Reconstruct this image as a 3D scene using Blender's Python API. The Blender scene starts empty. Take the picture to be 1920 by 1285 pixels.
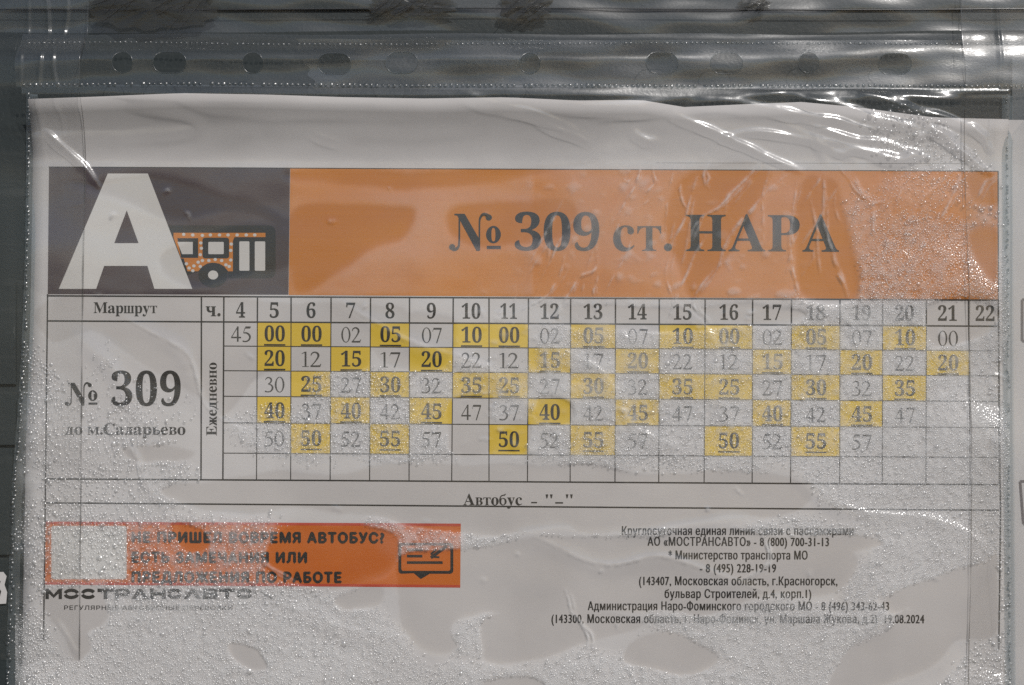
import bpy, math, random
import numpy as np
from mathutils import Vector, Matrix
from mathutils.geometry import delaunay_2d_cdt

random.seed(7)
RNG = np.random.default_rng(11)
SC = bpy.context.scene
COL = SC.collection

# ------------------------------------------------------------------ scale
# the printed page is A4 landscape; one unit of the layout grid = 1/1820 of its width
S = 0.297 / 1820.0
Z0 = 1.50                    # height of the middle of the page above the ground
MM = 0.001


def W(u, v, h=0.0):
    """layout grid (u right, v down, origin top left of the framed area) -> world, h metres proud of the board"""
    return Vector(((u - 960.0) * S, -h, Z0 - (v - 642.5) * S))


# ------------------------------------------------------------------ camera, sky, sun, exposure
DIST = 0.50
cam_d = bpy.data.cameras.new('camera')
cam = bpy.data.objects.new('camera', cam_d)
COL.objects.link(cam)
cam.location = (0.0, -DIST, Z0)
cam.rotation_euler = (math.radians(90), 0, 0)
cam_d.sensor_width = 36.0
cam_d.lens = 36.0 * (DIST - 0.0008) / (1920 * S)
cam_d.clip_start = 0.01
cam_d.clip_end = 1000.0
SC.camera = cam

SUN_AZ, SUN_EL = 26.0, 36.0      # degrees to the right of straight behind the camera, above the horizon
world = bpy.data.worlds.new('World')
SC.world = world
world.use_nodes = True
wn = world.node_tree
bg = wn.nodes['Background']
sky = wn.nodes.new('ShaderNodeTexSky')
sky.sky_type = 'NISHITA'
sky.sun_disc = False
sky.sun_elevation = math.radians(SUN_EL)
sky.sun_rotation = math.radians(180 - SUN_AZ)
sky.air_density = 1.0
sky.dust_density = 0.6
sky.ozone_density = 1.0
wn.links.new(sky.outputs[0], bg.inputs[0])
bg.inputs[1].default_value = 0.055

sun_d = bpy.data.lights.new('sun', 'SUN')
sun_d.energy = 2.85
sun_d.angle = math.radians(0.53)
sun_d.color = (1.0, 0.965, 0.925)
sun = bpy.data.objects.new('sun', sun_d)
COL.objects.link(sun)
_a, _e = math.radians(SUN_AZ), math.radians(SUN_EL)
sdir = Vector((math.sin(_a) * math.cos(_e), -math.cos(_a) * math.cos(_e), math.sin(_e)))
sun.rotation_euler = sdir.to_track_quat('Z', 'Y').to_euler()
sun.location = sdir * 5 + Vector((0, 0, Z0))

vs = SC.view_settings
vs.view_transform = 'Standard'
vs.look = 'None'
vs.exposure = 0.0
vs.gamma = 1.0
vs.use_curve_mapping = False
SC.render.engine = 'CYCLES'
SC.cycles.transparent_max_bounces = 48
SC.cycles.max_bounces = 10
SC.cycles.use_denoising = False
SC.cycles.sample_clamp_indirect = 4.0
SC.cycles.caustics_reflective = False
SC.cycles.caustics_refractive = False


# ------------------------------------------------------------------ object helpers
def mesh_obj(name, verts, faces, mat, parent=None, smooth=False):
    me = bpy.data.meshes.new(name)
    me.from_pydata([tuple(v) for v in verts], [], [tuple(f) for f in faces])
    if smooth:
        me.polygons.foreach_set('use_smooth', [True] * len(me.polygons))
    me.update()
    o = bpy.data.objects.new(name, me)
    COL.objects.link(o)
    me.materials.append(mat)
    if parent is not None:
        o.parent = parent
        o.matrix_parent_inverse = parent.matrix_world.inverted() if False else Matrix.Translation(-parent_loc(parent))
    return o


def parent_loc(p):
    v = Vector(p.location)
    while p.parent is not None:
        p = p.parent
        v = Vector(p.location) if p.type == 'EMPTY' else v
        break
    return v


def np_mesh(name, co, quads=None, tris=None, mat=None, parent=None, attrs=None, smooth=True):
    me = bpy.data.meshes.new(name)
    co = np.asarray(co, np.float32)
    me.vertices.add(len(co))
    me.vertices.foreach_set('co', co.ravel())
    f = quads if quads is not None else tris
    k = f.shape[1]
    me.loops.add(f.size)
    me.loops.foreach_set('vertex_index', f.astype(np.int32).ravel())
    me.polygons.add(len(f))
    me.polygons.foreach_set('loop_start', np.arange(0, f.size, k, dtype=np.int32))
    me.polygons.foreach_set('loop_total', np.full(len(f), k, np.int32))
    me.polygons.foreach_set('use_smooth', np.full(len(f), smooth, bool))
    for n, a in (attrs or {}).items():
        at = me.attributes.new(n, 'FLOAT', 'POINT')
        at.data.foreach_set('value', np.asarray(a, np.float32).ravel())
    me.update(calc_edges=True)
    me.validate()
    o = bpy.data.objects.new(name, me)
    COL.objects.link(o)
    if mat is not None:
        me.materials.append(mat)
    if parent is not None:
        o.parent = parent
        o.matrix_parent_inverse = Matrix.Translation(-Vector(parent.location))
    return o


def thing(name, label, cat, at, group=None):
    o = bpy.data.objects.new(name, None)
    o.empty_display_size = 0.02
    COL.objects.link(o)
    o.location = at
    o['label'] = label
    o['category'] = cat
    if group:
        o['group'] = group
    return o


def tag(o, label=None, cat=None, group=None, kind=None):
    if label:
        o['label'] = label
    if cat:
        o['category'] = cat
    if group:
        o['group'] = group
    if kind:
        o['kind'] = kind
    return o


def child(o, p):
    """parent o to p keeping o where it is (all meshes are written in world coordinates)"""
    o.parent = p
    q = p
    off = Vector((0, 0, 0))
    while q is not None:
        off += Vector(q.location)
        q = q.parent
    o.matrix_parent_inverse = Matrix.Identity(4)
    o.location = -off
    return o


# ------------------------------------------------------------------ materials
def new_mat(name):
    m = bpy.data.materials.new(name)
    m.use_nodes = True
    nt = m.node_tree
    for n in list(nt.nodes):
        nt.nodes.remove(n)
    out = nt.nodes.new('ShaderNodeOutputMaterial')
    return m, nt, out


def N(nt, typ, **kw):
    n = nt.nodes.new('ShaderNode' + typ)
    for k, v in kw.items():
        if k.startswith('i_'):
            n.inputs[k[2:].replace('_', ' ')].default_value = v
        elif k.startswith('n_'):
            n.inputs[int(k[2:])].default_value = v
        else:
            setattr(n, k, v)
    return n


def math_(nt, op, a, b=None, clamp=False):
    n = nt.nodes.new('ShaderNodeMath')
    n.operation = op
    n.use_clamp = clamp
    for i, x in enumerate((a, b)):
        if x is None:
            continue
        if isinstance(x, (int, float)):
            n.inputs[i].default_value = x
        else:
            nt.links.new(x, n.inputs[i])
    return n.outputs[0]


def mix_rgb(nt, fac, a, b):
    n = nt.nodes.new('ShaderNodeMix')
    n.data_type = 'RGBA'
    for i, x in ((0, fac), (6, a), (7, b)):
        if isinstance(x, (int, float)):
            n.inputs[i].default_value = x
        elif isinstance(x, tuple):
            n.inputs[i].default_value = (*x, 1.0) if len(x) == 3 else x
        else:
            nt.links.new(x, n.inputs[i])
    return n.outputs[2]


def ramp(nt, src, p0, p1):
    n = N(nt, 'MapRange', interpolation_type='SMOOTHSTEP')
    n.inputs[1].default_value = p0
    n.inputs[2].default_value = p1
    nt.links.new(src, n.inputs[0])
    return n.outputs[0]


def coords(nt, scale=(1, 1, 1)):
    g = N(nt, 'NewGeometry')
    mp = N(nt, 'Mapping')
    mp.inputs['Scale'].default_value = scale
    nt.links.new(g.outputs['Position'], mp.inputs['Vector'])
    return mp.outputs[0]


def noise(nt, vec, scale, detail=4.0, rough=0.55):
    n = N(nt, 'TexNoise')
    n.inputs['Scale'].default_value = scale
    n.inputs['Detail'].default_value = detail
    n.inputs['Roughness'].default_value = rough
    nt.links.new(vec, n.inputs['Vector'])
    return n.outputs['Fac']


def print_mat(name, col, col2, rough=0.55, band=0.0, grain=0.5):
    """printed paper: paper grain, a little uneven toner, faint horizontal print bands"""
    m, nt, out = new_mat(name)
    p = N(nt, 'BsdfPrincipled')
    p.inputs['Roughness'].default_value = rough
    p.inputs['Specular IOR Level'].default_value = 0.25
    v = coords(nt)
    big = noise(nt, v, 28, 5)
    fine = noise(nt, v, 2600, 2)
    f = math_(nt, 'MULTIPLY', ramp(nt, big, 0.35, 0.68), 1.0 - grain)
    f = math_(nt, 'ADD', f, math_(nt, 'MULTIPLY', fine, grain), True)
    if band:
        vb = coords(nt, (6, 1, 900))
        b = noise(nt, vb, 1.0, 3)
        f = math_(nt, 'ADD', f, math_(nt, 'MULTIPLY', math_(nt, 'SUBTRACT', b, 0.5), band), True)
    c = mix_rgb(nt, f, col, col2)
    nt.links.new(c, p.inputs['Base Color'])
    bm = N(nt, 'Bump')
    bm.inputs['Strength'].default_value = 0.25
    bm.inputs['Distance'].default_value = 0.00004
    nt.links.new(fine, bm.inputs['Height'])
    nt.links.new(bm.outputs[0], p.inputs['Normal'])
    nt.links.new(p.outputs[0], out.inputs[0])
    return m


M_PAPER = print_mat('paper', (0.585, 0.560, 0.552), (0.665, 0.640, 0.632), 0.7, 0.10, 0.2)
M_PAPER2 = print_mat('paper_white_print', (0.62, 0.595, 0.565), (0.70, 0.68, 0.655), 0.7, 0.1, 0.35)
M_INK = print_mat('black_ink', (0.012, 0.012, 0.013), (0.04, 0.038, 0.038), 0.45, 0.2, 0.6)
M_INKL = print_mat('thin_black_ink', (0.030, 0.030, 0.030), (0.075, 0.073, 0.071), 0.5, 0.2, 0.7)
M_CHAR = print_mat('charcoal_ink', (0.062, 0.043, 0.049), (0.080, 0.060, 0.067), 0.5, 0.5, 0.3)
M_ORANGE = print_mat('orange_ink', (0.58, 0.190, 0.018), (0.66, 0.235, 0.030), 0.5, 0.9, 0.3)
M_DEEPOR = print_mat('deep_orange_ink', (0.60, 0.135, 0.015), (0.68, 0.175, 0.025), 0.5, 0.6, 0.3)
M_RED = print_mat('red_ink', (0.50, 0.06, 0.03), (0.60, 0.09, 0.045), 0.5, 0.3, 0.3)
M_YELLOW = print_mat('yellow_ink', (0.76, 0.52, 0.040), (0.82, 0.58, 0.070), 0.5, 0.5, 0.3)


def board_mat():
    m, nt, out = new_mat('board_paint')
    p = N(nt, 'BsdfPrincipled')
    v = coords(nt)
    vs_ = coords(nt, (3, 1, 60))
    a = noise(nt, v, 22, 6)
    b = noise(nt, vs_, 6, 5)
    c = mix_rgb(nt, ramp(nt, a, 0.3, 0.7), (0.014, 0.021, 0.023), (0.026, 0.034, 0.035))
    c = mix_rgb(nt, math_(nt, 'MULTIPLY', ramp(nt, b, 0.52, 0.8), 0.5), c, (0.07, 0.075, 0.072))
    vd = coords(nt, (40, 1, 9))
    sc_ = noise(nt, vd, 14, 6, 0.7)
    c = mix_rgb(nt, math_(nt, 'MULTIPLY', ramp(nt, sc_, 0.62, 0.74), 0.7), c, (0.17, 0.175, 0.17))
    sp = noise(nt, v, 330, 3, 0.6)
    c = mix_rgb(nt, math_(nt, 'MULTIPLY', ramp(nt, sp, 0.66, 0.76), 0.8), c, (0.008, 0.009, 0.009))
    nt.links.new(c, p.inputs['Base Color'])
    p.inputs['Roughness'].default_value = 0.5
    bm = N(nt, 'Bump')
    bm.inputs['Strength'].default_value = 0.3
    bm.inputs['Distance'].default_value = 0.0003
    nt.links.new(noise(nt, v, 700, 4), bm.inputs['Height'])
    nt.links.new(bm.outputs[0], p.inputs['Normal'])
    nt.links.new(p.outputs[0], out.inputs[0])
    return m


M_BOARD = board_mat()


def film_mat(name, refl=0.075, rough=0.10, fog=0.0, fog_attr=False, tint=(0.985, 0.985, 0.985), wav=0.3, mist=0.0, fogcol=(0.92, 0.92, 0.92)):
    """clear plastic film: passes most light straight through, mirrors a little, carries a milky condensation mist where 'fog' says"""
    m, nt, out = new_mat(name)
    tr = N(nt, 'BsdfTransparent')
    tr.inputs[0].default_value = (*tint, 1)
    if fog_attr:
        nt.links.new(mix_rgb(nt, N(nt, 'Attribute', attribute_name='wet').outputs['Fac'], tint, (0.925, 0.918, 0.912)), tr.inputs[0])
    gl = N(nt, 'BsdfGlossy')
    gl.inputs['Roughness'].default_value = rough
    gl.inputs[0].default_value = (1, 1, 1, 1)
    lw = N(nt, 'LayerWeight')
    lw.inputs[0].default_value = 0.5
    f5 = math_(nt, 'POWER', lw.outputs['Facing'], 4.0)
    fac = math_(nt, 'ADD', math_(nt, 'MULTIPLY', f5, 0.8), refl, True)
    v = coords(nt)
    va = coords(nt, (1.0, 1.0, 2.4))
    scr = noise(nt, va, 900, 1, 0.6)
    bm = N(nt, 'Bump')
    bm.inputs['Strength'].default_value = wav
    bm.inputs['Distance'].default_value = 0.00006
    nt.links.new(scr, bm.inputs['Height'])
    nrm = bm.outputs[0]
    at = None
    if fog_attr:
        at = N(nt, 'Attribute', attribute_name='fog').outputs['Fac']
        # beads of mist too small to be modelled one by one
        vo = N(nt, 'TexVoronoi')
        vo.feature = 'F1'
        vo.inputs['Scale'].default_value = 1500
        nt.links.new(v, vo.inputs['Vector'])
        bd = math_(nt, 'SUBTRACT', 1.0, vo.outputs['Distance'])
        b2 = N(nt, 'Bump')
        b2.inputs['Distance'].default_value = 0.00035
        nt.links.new(N(nt, 'Attribute', attribute_name='bead').outputs['Fac'], b2.inputs['Strength'])
        nt.links.new(bd, b2.inputs['Height'])
        nt.links.new(nrm, b2.inputs['Normal'])
        nrm = b2.outputs[0]
    nt.links.new(nrm, gl.inputs['Normal'])
    g2 = N(nt, 'BsdfGlossy')
    g2.inputs['Roughness'].default_value = 0.36
    nt.links.new(nrm, g2.inputs['Normal'])
    mg = N(nt, 'MixShader')
    mg.inputs[0].default_value = 0.45
    nt.links.new(gl.outputs[0], mg.inputs[1])
    nt.links.new(g2.outputs[0], mg.inputs[2])
    mx = N(nt, 'MixShader')
    nt.links.new(fac, mx.inputs[0])
    nt.links.new(tr.outputs[0], mx.inputs[1])
    nt.links.new(mg.outputs[0], mx.inputs[2])
    last = mx.outputs[0]
    if fog_attr or fog > 0:
        df = N(nt, 'BsdfDiffuse')
        df.inputs[0].default_value = (*fogcol, 1)
        tl = N(nt, 'BsdfTranslucent')
        tl.inputs[0].default_value = (*fogcol, 1)
        m2 = N(nt, 'MixShader')
        m2.inputs[0].default_value = 0.5
        nt.links.new(df.outputs[0], m2.inputs[1])
        nt.links.new(tl.outputs[0], m2.inputs[2])
        m3 = N(nt, 'MixShader')
        base = at if at is not None else None
        if base is None:
            val = N(nt, 'Value')
            val.outputs[0].default_value = fog
            base = val.outputs[0]
        nt.links.new(base, m3.inputs[0])
        nt.links.new(last, m3.inputs[1])
        nt.links.new(m2.outputs[0], m3.inputs[2])
        last = m3.outputs[0]
    nt.links.new(last, out.inputs[0])
    return m


M_FILM = film_mat('pocket_film', 0.095, 0.15, fog_attr=True, wav=0.35)
M_STRIP = film_mat('pocket_strip_film', 0.075, 0.10, fog=0.02, wav=0.35)
M_TAPE = film_mat('clear_tape_film', 0.045, 0.14, fog=0.012, wav=0.3)
M_BEAD = film_mat('welded_plastic', 0.075, 0.2, fog=0.03, tint=(0.66, 0.69, 0.70), wav=0.6)
M_EDGE = film_mat('dusty_film_edge', 0.10, 0.2, fog=0.2, tint=(0.6, 0.6, 0.6), fogcol=(0.2, 0.19, 0.185))
M_SEAMF = film_mat('milky_film_edge', 0.09, 0.2, fog=0.22, tint=(0.9, 0.93, 0.95), fogcol=(0.50, 0.57, 0.60))
M_RESID = film_mat('dirty_tape_film', 0.06, 0.2, fog=0.25, tint=(0.66, 0.64, 0.61), wav=1.0, fogcol=(0.12, 0.115, 0.105))


def drop_mat():
    m, nt, out = new_mat('water_drop')
    lw = N(nt, 'LayerWeight')
    lw.inputs[0].default_value = 0.5
    fc = lw.outputs['Facing']
    tr = N(nt, 'BsdfTransparent')
    c = mix_rgb(nt, ramp(nt, fc, 0.04, 0.30), (1.0, 1.0, 1.0), (0.88, 0.88, 0.88))
    nt.links.new(c, tr.inputs[0])
    gl = N(nt, 'BsdfGlossy')
    gl.inputs['Roughness'].default_value = 0.25
    fac = math_(nt, 'ADD', math_(nt, 'MULTIPLY', math_(nt, 'POWER', fc, 3.0), 0.2), 0.14, True)
    mx = N(nt, 'MixShader')
    nt.links.new(fac, mx.inputs[0])
    nt.links.new(tr.outputs[0], mx.inputs[1])
    nt.links.new(gl.outputs[0], mx.inputs[2])
    df = N(nt, 'BsdfDiffuse')
    df.inputs[0].default_value = (.95, .95, .95, 1)
    tl = N(nt, 'BsdfTranslucent')
    tl.inputs[0].default_value = (.95, .95, .95, 1)
    m2 = N(nt, 'MixShader')
    nt.links.new(df.outputs[0], m2.inputs[1])
    nt.links.new(tl.outputs[0], m2.inputs[2])
    m3 = N(nt, 'MixShader')
    m3.inputs[0].default_value = 0.12
    nt.links.new(mx.outputs[0], m3.inputs[1])
    nt.links.new(m2.outputs[0], m3.inputs[2])
    nt.links.new(m3.outputs[0], out.inputs[0])
    return m


M_DROP = drop_mat()


# ------------------------------------------------------------------ smooth random fields and masks on the layout grid
GX0, GX1, GY0, GY1, GS = 30.0, 1905.0, 150.0, 1370.0, 2.2
nx = int((GX1 - GX0) / GS) + 1
ny = int((GY1 - GY0) / GS) + 1
gu = GX0 + np.arange(nx) * GS
gv = GY0 + np.arange(ny) * GS
U, V = np.meshgrid(gu, gv)


def blur(a, sx, sy=None):
    """gaussian blur, sigma in layout units"""
    sy = sx if sy is None else sy
    out = a
    for ax, s in ((1, sx / GS), (0, sy / GS)):
        if s < 0.3:
            continue
        r = int(3 * s) + 1
        k = np.exp(-0.5 * (np.arange(-r, r + 1) / s) ** 2)
        k /= k.sum()
        pad = [(0, 0), (0, 0)]
        pad[ax] = (r, r)
        p = np.pad(out, pad, mode='edge')
        n = p.shape[ax]
        f = np.fft.rfft(p, 2 * n, axis=ax)
        kk = np.zeros(2 * n)
        kk[:2 * r + 1] = k
        sh = [1, 1]
        sh[ax] = -1
        q = np.fft.irfft(f * np.fft.rfft(kk).reshape(sh), 2 * n, axis=ax)
        sl = [slice(None), slice(None)]
        sl[ax] = slice(2 * r, 2 * r + out.shape[ax])
        out = q[tuple(sl)]
    return out


def field(sx, sy=None):
    a = blur(RNG.standard_normal((ny, nx)), sx, sy)
    a -= a.mean()
    return a / (a.std() + 1e-12)


def poly_mask(pts, wob=None):
    """inside test of a polygon on the grid, its outline softened into a curve and slightly wobbled"""
    p = smooth_loop(pts, 5)
    uu, vv = (U, V) if wob is None else (U + wob[0], V + wob[1])
    x0, y0 = p[:, 0].min() - 30, p[:, 1].min() - 30
    x1, y1 = p[:, 0].max() + 30, p[:, 1].max() + 30
    i0, i1 = np.searchsorted(gu, [x0, x1])
    j0, j1 = np.searchsorted(gv, [y0, y1])
    m = np.zeros((ny, nx))
    if i1 <= i0 or j1 <= j0:
        return m
    a, b = uu[j0:j1, i0:i1], vv[j0:j1, i0:i1]
    ins = np.zeros(a.shape, bool)
    n = len(p)
    for k in range(n):
        xa, ya = p[k]
        xb, yb = p[(k + 1) % n]
        if ya == yb:
            continue
        c = ((ya > b) != (yb > b)) & (a < (xb - xa) * (b - ya) / (yb - ya) + xa)
        ins ^= c
    m[j0:j1, i0:i1] = ins
    return m


def catmull(P, n, closed=False):
    P = np.asarray(P, float)
    m = len(P)
    out = []
    segs = m if closed else m - 1
    for i in range(segs):
        p0 = P[(i - 1) % m] if closed or i > 0 else 2 * P[0] - P[1]
        p1, p2 = P[i], P[(i + 1) % m]
        p3 = P[(i + 2) % m] if closed or i + 2 < m else 2 * P[-1] - P[-2]
        for t in np.arange(n) / n:
            out.append(0.5 * ((2 * p1) + (p2 - p0) * t + (2 * p0 - 5 * p1 + 4 * p2 - p3) * t * t + (3 * p1 - p0 - 3 * p2 + p3) * t ** 3))
    if not closed:
        out.append(P[-1])
    return np.array(out)


def smooth_loop(pts, n):
    return catmull(pts, n, True)


def ridge(H, pts, w, a, wig=2.0, taper=True, white=0.0):
    """raise a pinched crease of the film along a polyline: gaussian profile of half width w (layout units), height a (metres)"""
    p = catmull(pts, 10)
    p = p + blur1(RNG.standard_normal(p.shape), 2.0) * wig
    n = len(p)
    D = None
    x0, y0 = p.min(0) - 5 * w
    x1, y1 = p.max(0) + 5 * w
    i0, i1 = np.searchsorted(gu, [x0, x1])
    j0, j1 = np.searchsorted(gv, [y0, y1])
    if i1 <= i0 or j1 <= j0:
        return
    a_, b_ = U[j0:j1, i0:i1], V[j0:j1, i0:i1]
    best = np.full(a_.shape, 1e9)
    amp = np.zeros(a_.shape)
    prof = np.ones(n)
    if taper:
        t = np.linspace(0, 1, n)
        prof = np.sin(np.pi * np.clip(t, 0.02, 0.98)) ** 0.5
    prof = prof * (0.75 + 0.35 * np.abs(blur1(RNG.standard_normal((n, 1)), 2.5)[:, 0]))
    for k in range(n - 1):
        q, r = p[k], p[k + 1]
        d = r - q
        L2 = d @ d + 1e-9
        t = np.clip(((a_ - q[0]) * d[0] + (b_ - q[1]) * d[1]) / L2, 0, 1)
        dist = np.hypot(a_ - q[0] - t * d[0], b_ - q[1] - t * d[1])
        u_ = dist < best
        best = np.where(u_, dist, best)
        amp = np.where(u_, prof[k] + (prof[k + 1] - prof[k]) * t, amp)
    H[j0:j1, i0:i1] += a * amp * np.exp(-0.5 * (best / w) ** 2)
    if white:  # glint of the crease, put into the fog as white
        CW[j0:j1, i0:i1] = np.maximum(CW[j0:j1, i0:i1], white * np.minimum(amp, 1.1) * np.exp(-0.5 * (best / (w * 1.0)) ** 2))


def blur1(a, s):
    r = int(3 * s) + 1
    k = np.exp(-0.5 * (np.arange(-r, r + 1) / s) ** 2)
    k /= k.sum()
    return np.stack([np.convolve(np.pad(a[:, i], r, mode='reflect') if len(a) > r else np.pad(a[:, i], r, mode='edge'), k, 'valid') for i in range(a.shape[1])], 1) * math.sqrt(2 * s)


# ------------------------------------------------------------------ the board
def box_faces(b):
    return [(b + 0, b + 1, b + 2, b + 3), (b + 7, b + 6, b + 5, b + 4), (b + 0, b + 4, b + 5, b + 1),
            (b + 1, b + 5, b + 6, b + 2), (b + 2, b + 6, b + 7, b + 3), (b + 3, b + 7, b + 4, b + 0)]


board = thing('notice_board', 'dark grey green painted metal notice board behind all the plastic pockets', 'notice board', W(960, 642.5, 0))


def plate(u0, v0, u1, v1, h0, h1, bev=4.0):
    """a plate with chamfered front edges"""
    vv = [W(u0, v0, h0), W(u1, v0, h0), W(u1, v1, h0), W(u0, v1, h0),
          W(u0, v0, h1 - bev * S), W(u1, v0, h1 - bev * S), W(u1, v1, h1 - bev * S), W(u0, v1, h1 - bev * S),
          W(u0 + bev, v0 + bev, h1), W(u1 - bev, v0 + bev, h1), W(u1 - bev, v1 - bev, h1), W(u0 + bev, v1 - bev, h1)]
    ff = [(0, 1, 2, 3), (0, 4, 5, 1), (1, 5, 6, 2), (2, 6, 7, 3), (3, 7, 4, 0),
          (4, 8, 9, 5), (5, 9, 10, 6), (6, 10, 11, 7), (7, 11, 8, 4), (11, 10, 9, 8)]
    return vv, ff


vv, ff = plate(-700, -520, 2620, 1800, -0.012, 0.0)
child(mesh_obj('panel', vv, ff, M_BOARD), board)
# pressed horizontal ribs of the board, seen at the left and the top
for (v0, v1, u0, u1) in ((-60, 19, -690, 2610), (528, 722, -690, 30), (752, 836, -690, 30), (842, 1042, -690, 24), (1136, 1420, -690, 14)):
    vv, ff = plate(u0, v0, u1, v1, 0.0004, 0.0012, 2.0)
    child(mesh_obj('rib', vv, ff, M_BOARD), board)

# ------------------------------------------------------------------ printed page: geometry helpers
def sstep(a, b, x):
    t = np.clip((x - a) / (b - a), 0, 1)
    return t * t * (3 - 2 * t)


def hump(u, v):
    """the stiff punched strip stands away from the board and lifts the top of the page with it (mm)"""
    A = 7.6 * (1 - 0.66 * sstep(850, 1480, u)) * (1 + 0.07 * np.sin(u / 170.0))
    return A * np.clip((304 - v) / 118.0, 0, 1) ** 1.5 * sstep(58, 122, v)


def paper_h(u, v):
    x, y = u / 1000.0, v / 1000.0
    return (0.95 + 0.16 * math.sin(5.1 * x + 1.3 * y + 0.4) + 0.12 * math.sin(-3.3 * x + 7.2 * y) + 0.05 * math.sin(11 * x + 9 * y + 1)
            + float(hump(u, v))) * MM


def PP(u, v, lift):
    return W(u, v, paper_h(u, v) + lift)


LIFT = {'panel': 30e-6, 'cell': 36e-6, 'line': 60e-6, 'art': 80e-6, 'art2': 110e-6, 'art3': 140e-6, 'text': 90e-6}


def sheet_quad(c, lift, step=28.0):
    """quad of four corners (tl, tr, br, bl) laid on the page as a grid"""
    c = np.asarray(c, float)
    w = max(np.hypot(*(c[1] - c[0])), np.hypot(*(c[2] - c[3])))
    h = max(np.hypot(*(c[3] - c[0])), np.hypot(*(c[2] - c[1])))
    a, b = max(1, int(math.ceil(w / step))), max(1, int(math.ceil(h / step)))
    vs_, fs = [], []
    for j in range(b + 1):
        t = j / b
        for i in range(a + 1):
            s = i / a
            p = (1 - t) * ((1 - s) * c[0] + s * c[1]) + t * ((1 - s) * c[3] + s * c[2])
            vs_.append(PP(p[0], p[1], lift))
    for j in range(b):
        for i in range(a):
            k = j * (a + 1) + i
            fs.append((k, k + a + 1, k + a + 2, k + 1))
    return vs_, fs


def fill(vs_, es, loops):
    """triangulate and keep the triangles that lie inside an odd number of the loops"""
    r = delaunay_2d_cdt(vs_, es, [], 0, 1e-5)
    P = np.array([(p.x, p.y) for p in r[0]])
    T = np.array([tuple(f) for f in r[2]])
    c = P[T].mean(1)
    ins = np.zeros(len(T), bool)
    for loop in loops:
        n = len(loop)
        for k in range(n):
            xa, ya = loop[k][0], loop[k][1]
            xb, yb = loop[(k + 1) % n][0], loop[(k + 1) % n][1]
            if ya == yb:
                continue
            ins ^= ((ya > c[:, 1]) != (yb > c[:, 1])) & (c[:, 0] < (xb - xa) * (c[:, 1] - ya) / (yb - ya) + xa)
    return r[0], [tuple(int(i) for i in t) for t in T[ins]]


class Geo:
    def __init__(self):
        self.v, self.f = [], []

    def add(self, vs_, fs):
        b = len(self.v)
        self.v += list(vs_)
        self.f += [tuple(i + b for i in f) for f in fs]

    def quad(self, c, lift, step=28.0):
        self.add(*sheet_quad(c, lift, step))

    def line(self, a, b, w, lift):
        a, b = np.asarray(a, float), np.asarray(b, float)
        d = (b - a) / (np.hypot(*(b - a)) + 1e-9)
        n = np.array((-d[1], d[0])) * w / 2
        self.quad((a - n, b - n, b + n, a + n), lift)

    def poly(self, pts, lift, holes=()):
        """filled polygon with holes; pts in layout units"""
        vs_, es, k = [], [], 0
        for loop in (pts, *holes):
            n = len(loop)
            vs_ += [Vector((float(p[0]), float(p[1]))) for p in loop]
            es += [(k + i, k + (i + 1) % n) for i in range(n)]
            k += n
        vv_, ff_ = fill(vs_, es, (pts, *holes))
        self.add([PP(p.x, p.y, lift) for p in vv_], ff_)

    def strip(self, P, lift):
        """variable width stroke: rows (u, v, half width)"""
        P = np.asarray(P, float)
        d = np.gradient(P[:, :2], axis=0)
        d /= np.hypot(d[:, 0], d[:, 1])[:, None] + 1e-9
        n = np.stack([-d[:, 1], d[:, 0]], 1) * P[:, 2:3]
        a, b = P[:, :2] + n, P[:, :2] - n
        vs_ = []
        for i in range(len(P)):
            vs_ += [PP(*a[i], lift), PP(*b[i], lift)]
        self.add(vs_, [(2 * i, 2 * i + 1, 2 * i + 3, 2 * i + 2) for i in range(len(P) - 1)])

    def obj(self, name, mat, parent):
        return child(mesh_obj(name, self.v, self.f, mat), parent)


def ellipse(cx, cy, rx, ry, n=32, a0=0.0, a1=2 * math.pi):
    return [(cx + rx * math.cos(a0 + (a1 - a0) * i / n), cy + ry * math.sin(a0 + (a1 - a0) * i / n)) for i in range(n)]


def round_rect(u0, v0, u1, v1, r, n=5):
    p = []
    for cx, cy, a in ((u1 - r, v0 + r, -90), (u1 - r, v1 - r, 0), (u0 + r, v1 - r, 90), (u0 + r, v0 + r, 180)):
        for i in range(n + 1):
            t = math.radians(a + 90 * i / n)
            p.append((cx + r * math.cos(t), cy + r * math.sin(t)))
    return p


# ------------------------------------------------------------------ lettering
# flat glyph = (verts [(x,y)], faces, level per vertex), 1.0 = cap / digit height, y up, baseline 0
_font_cache = {}


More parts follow.
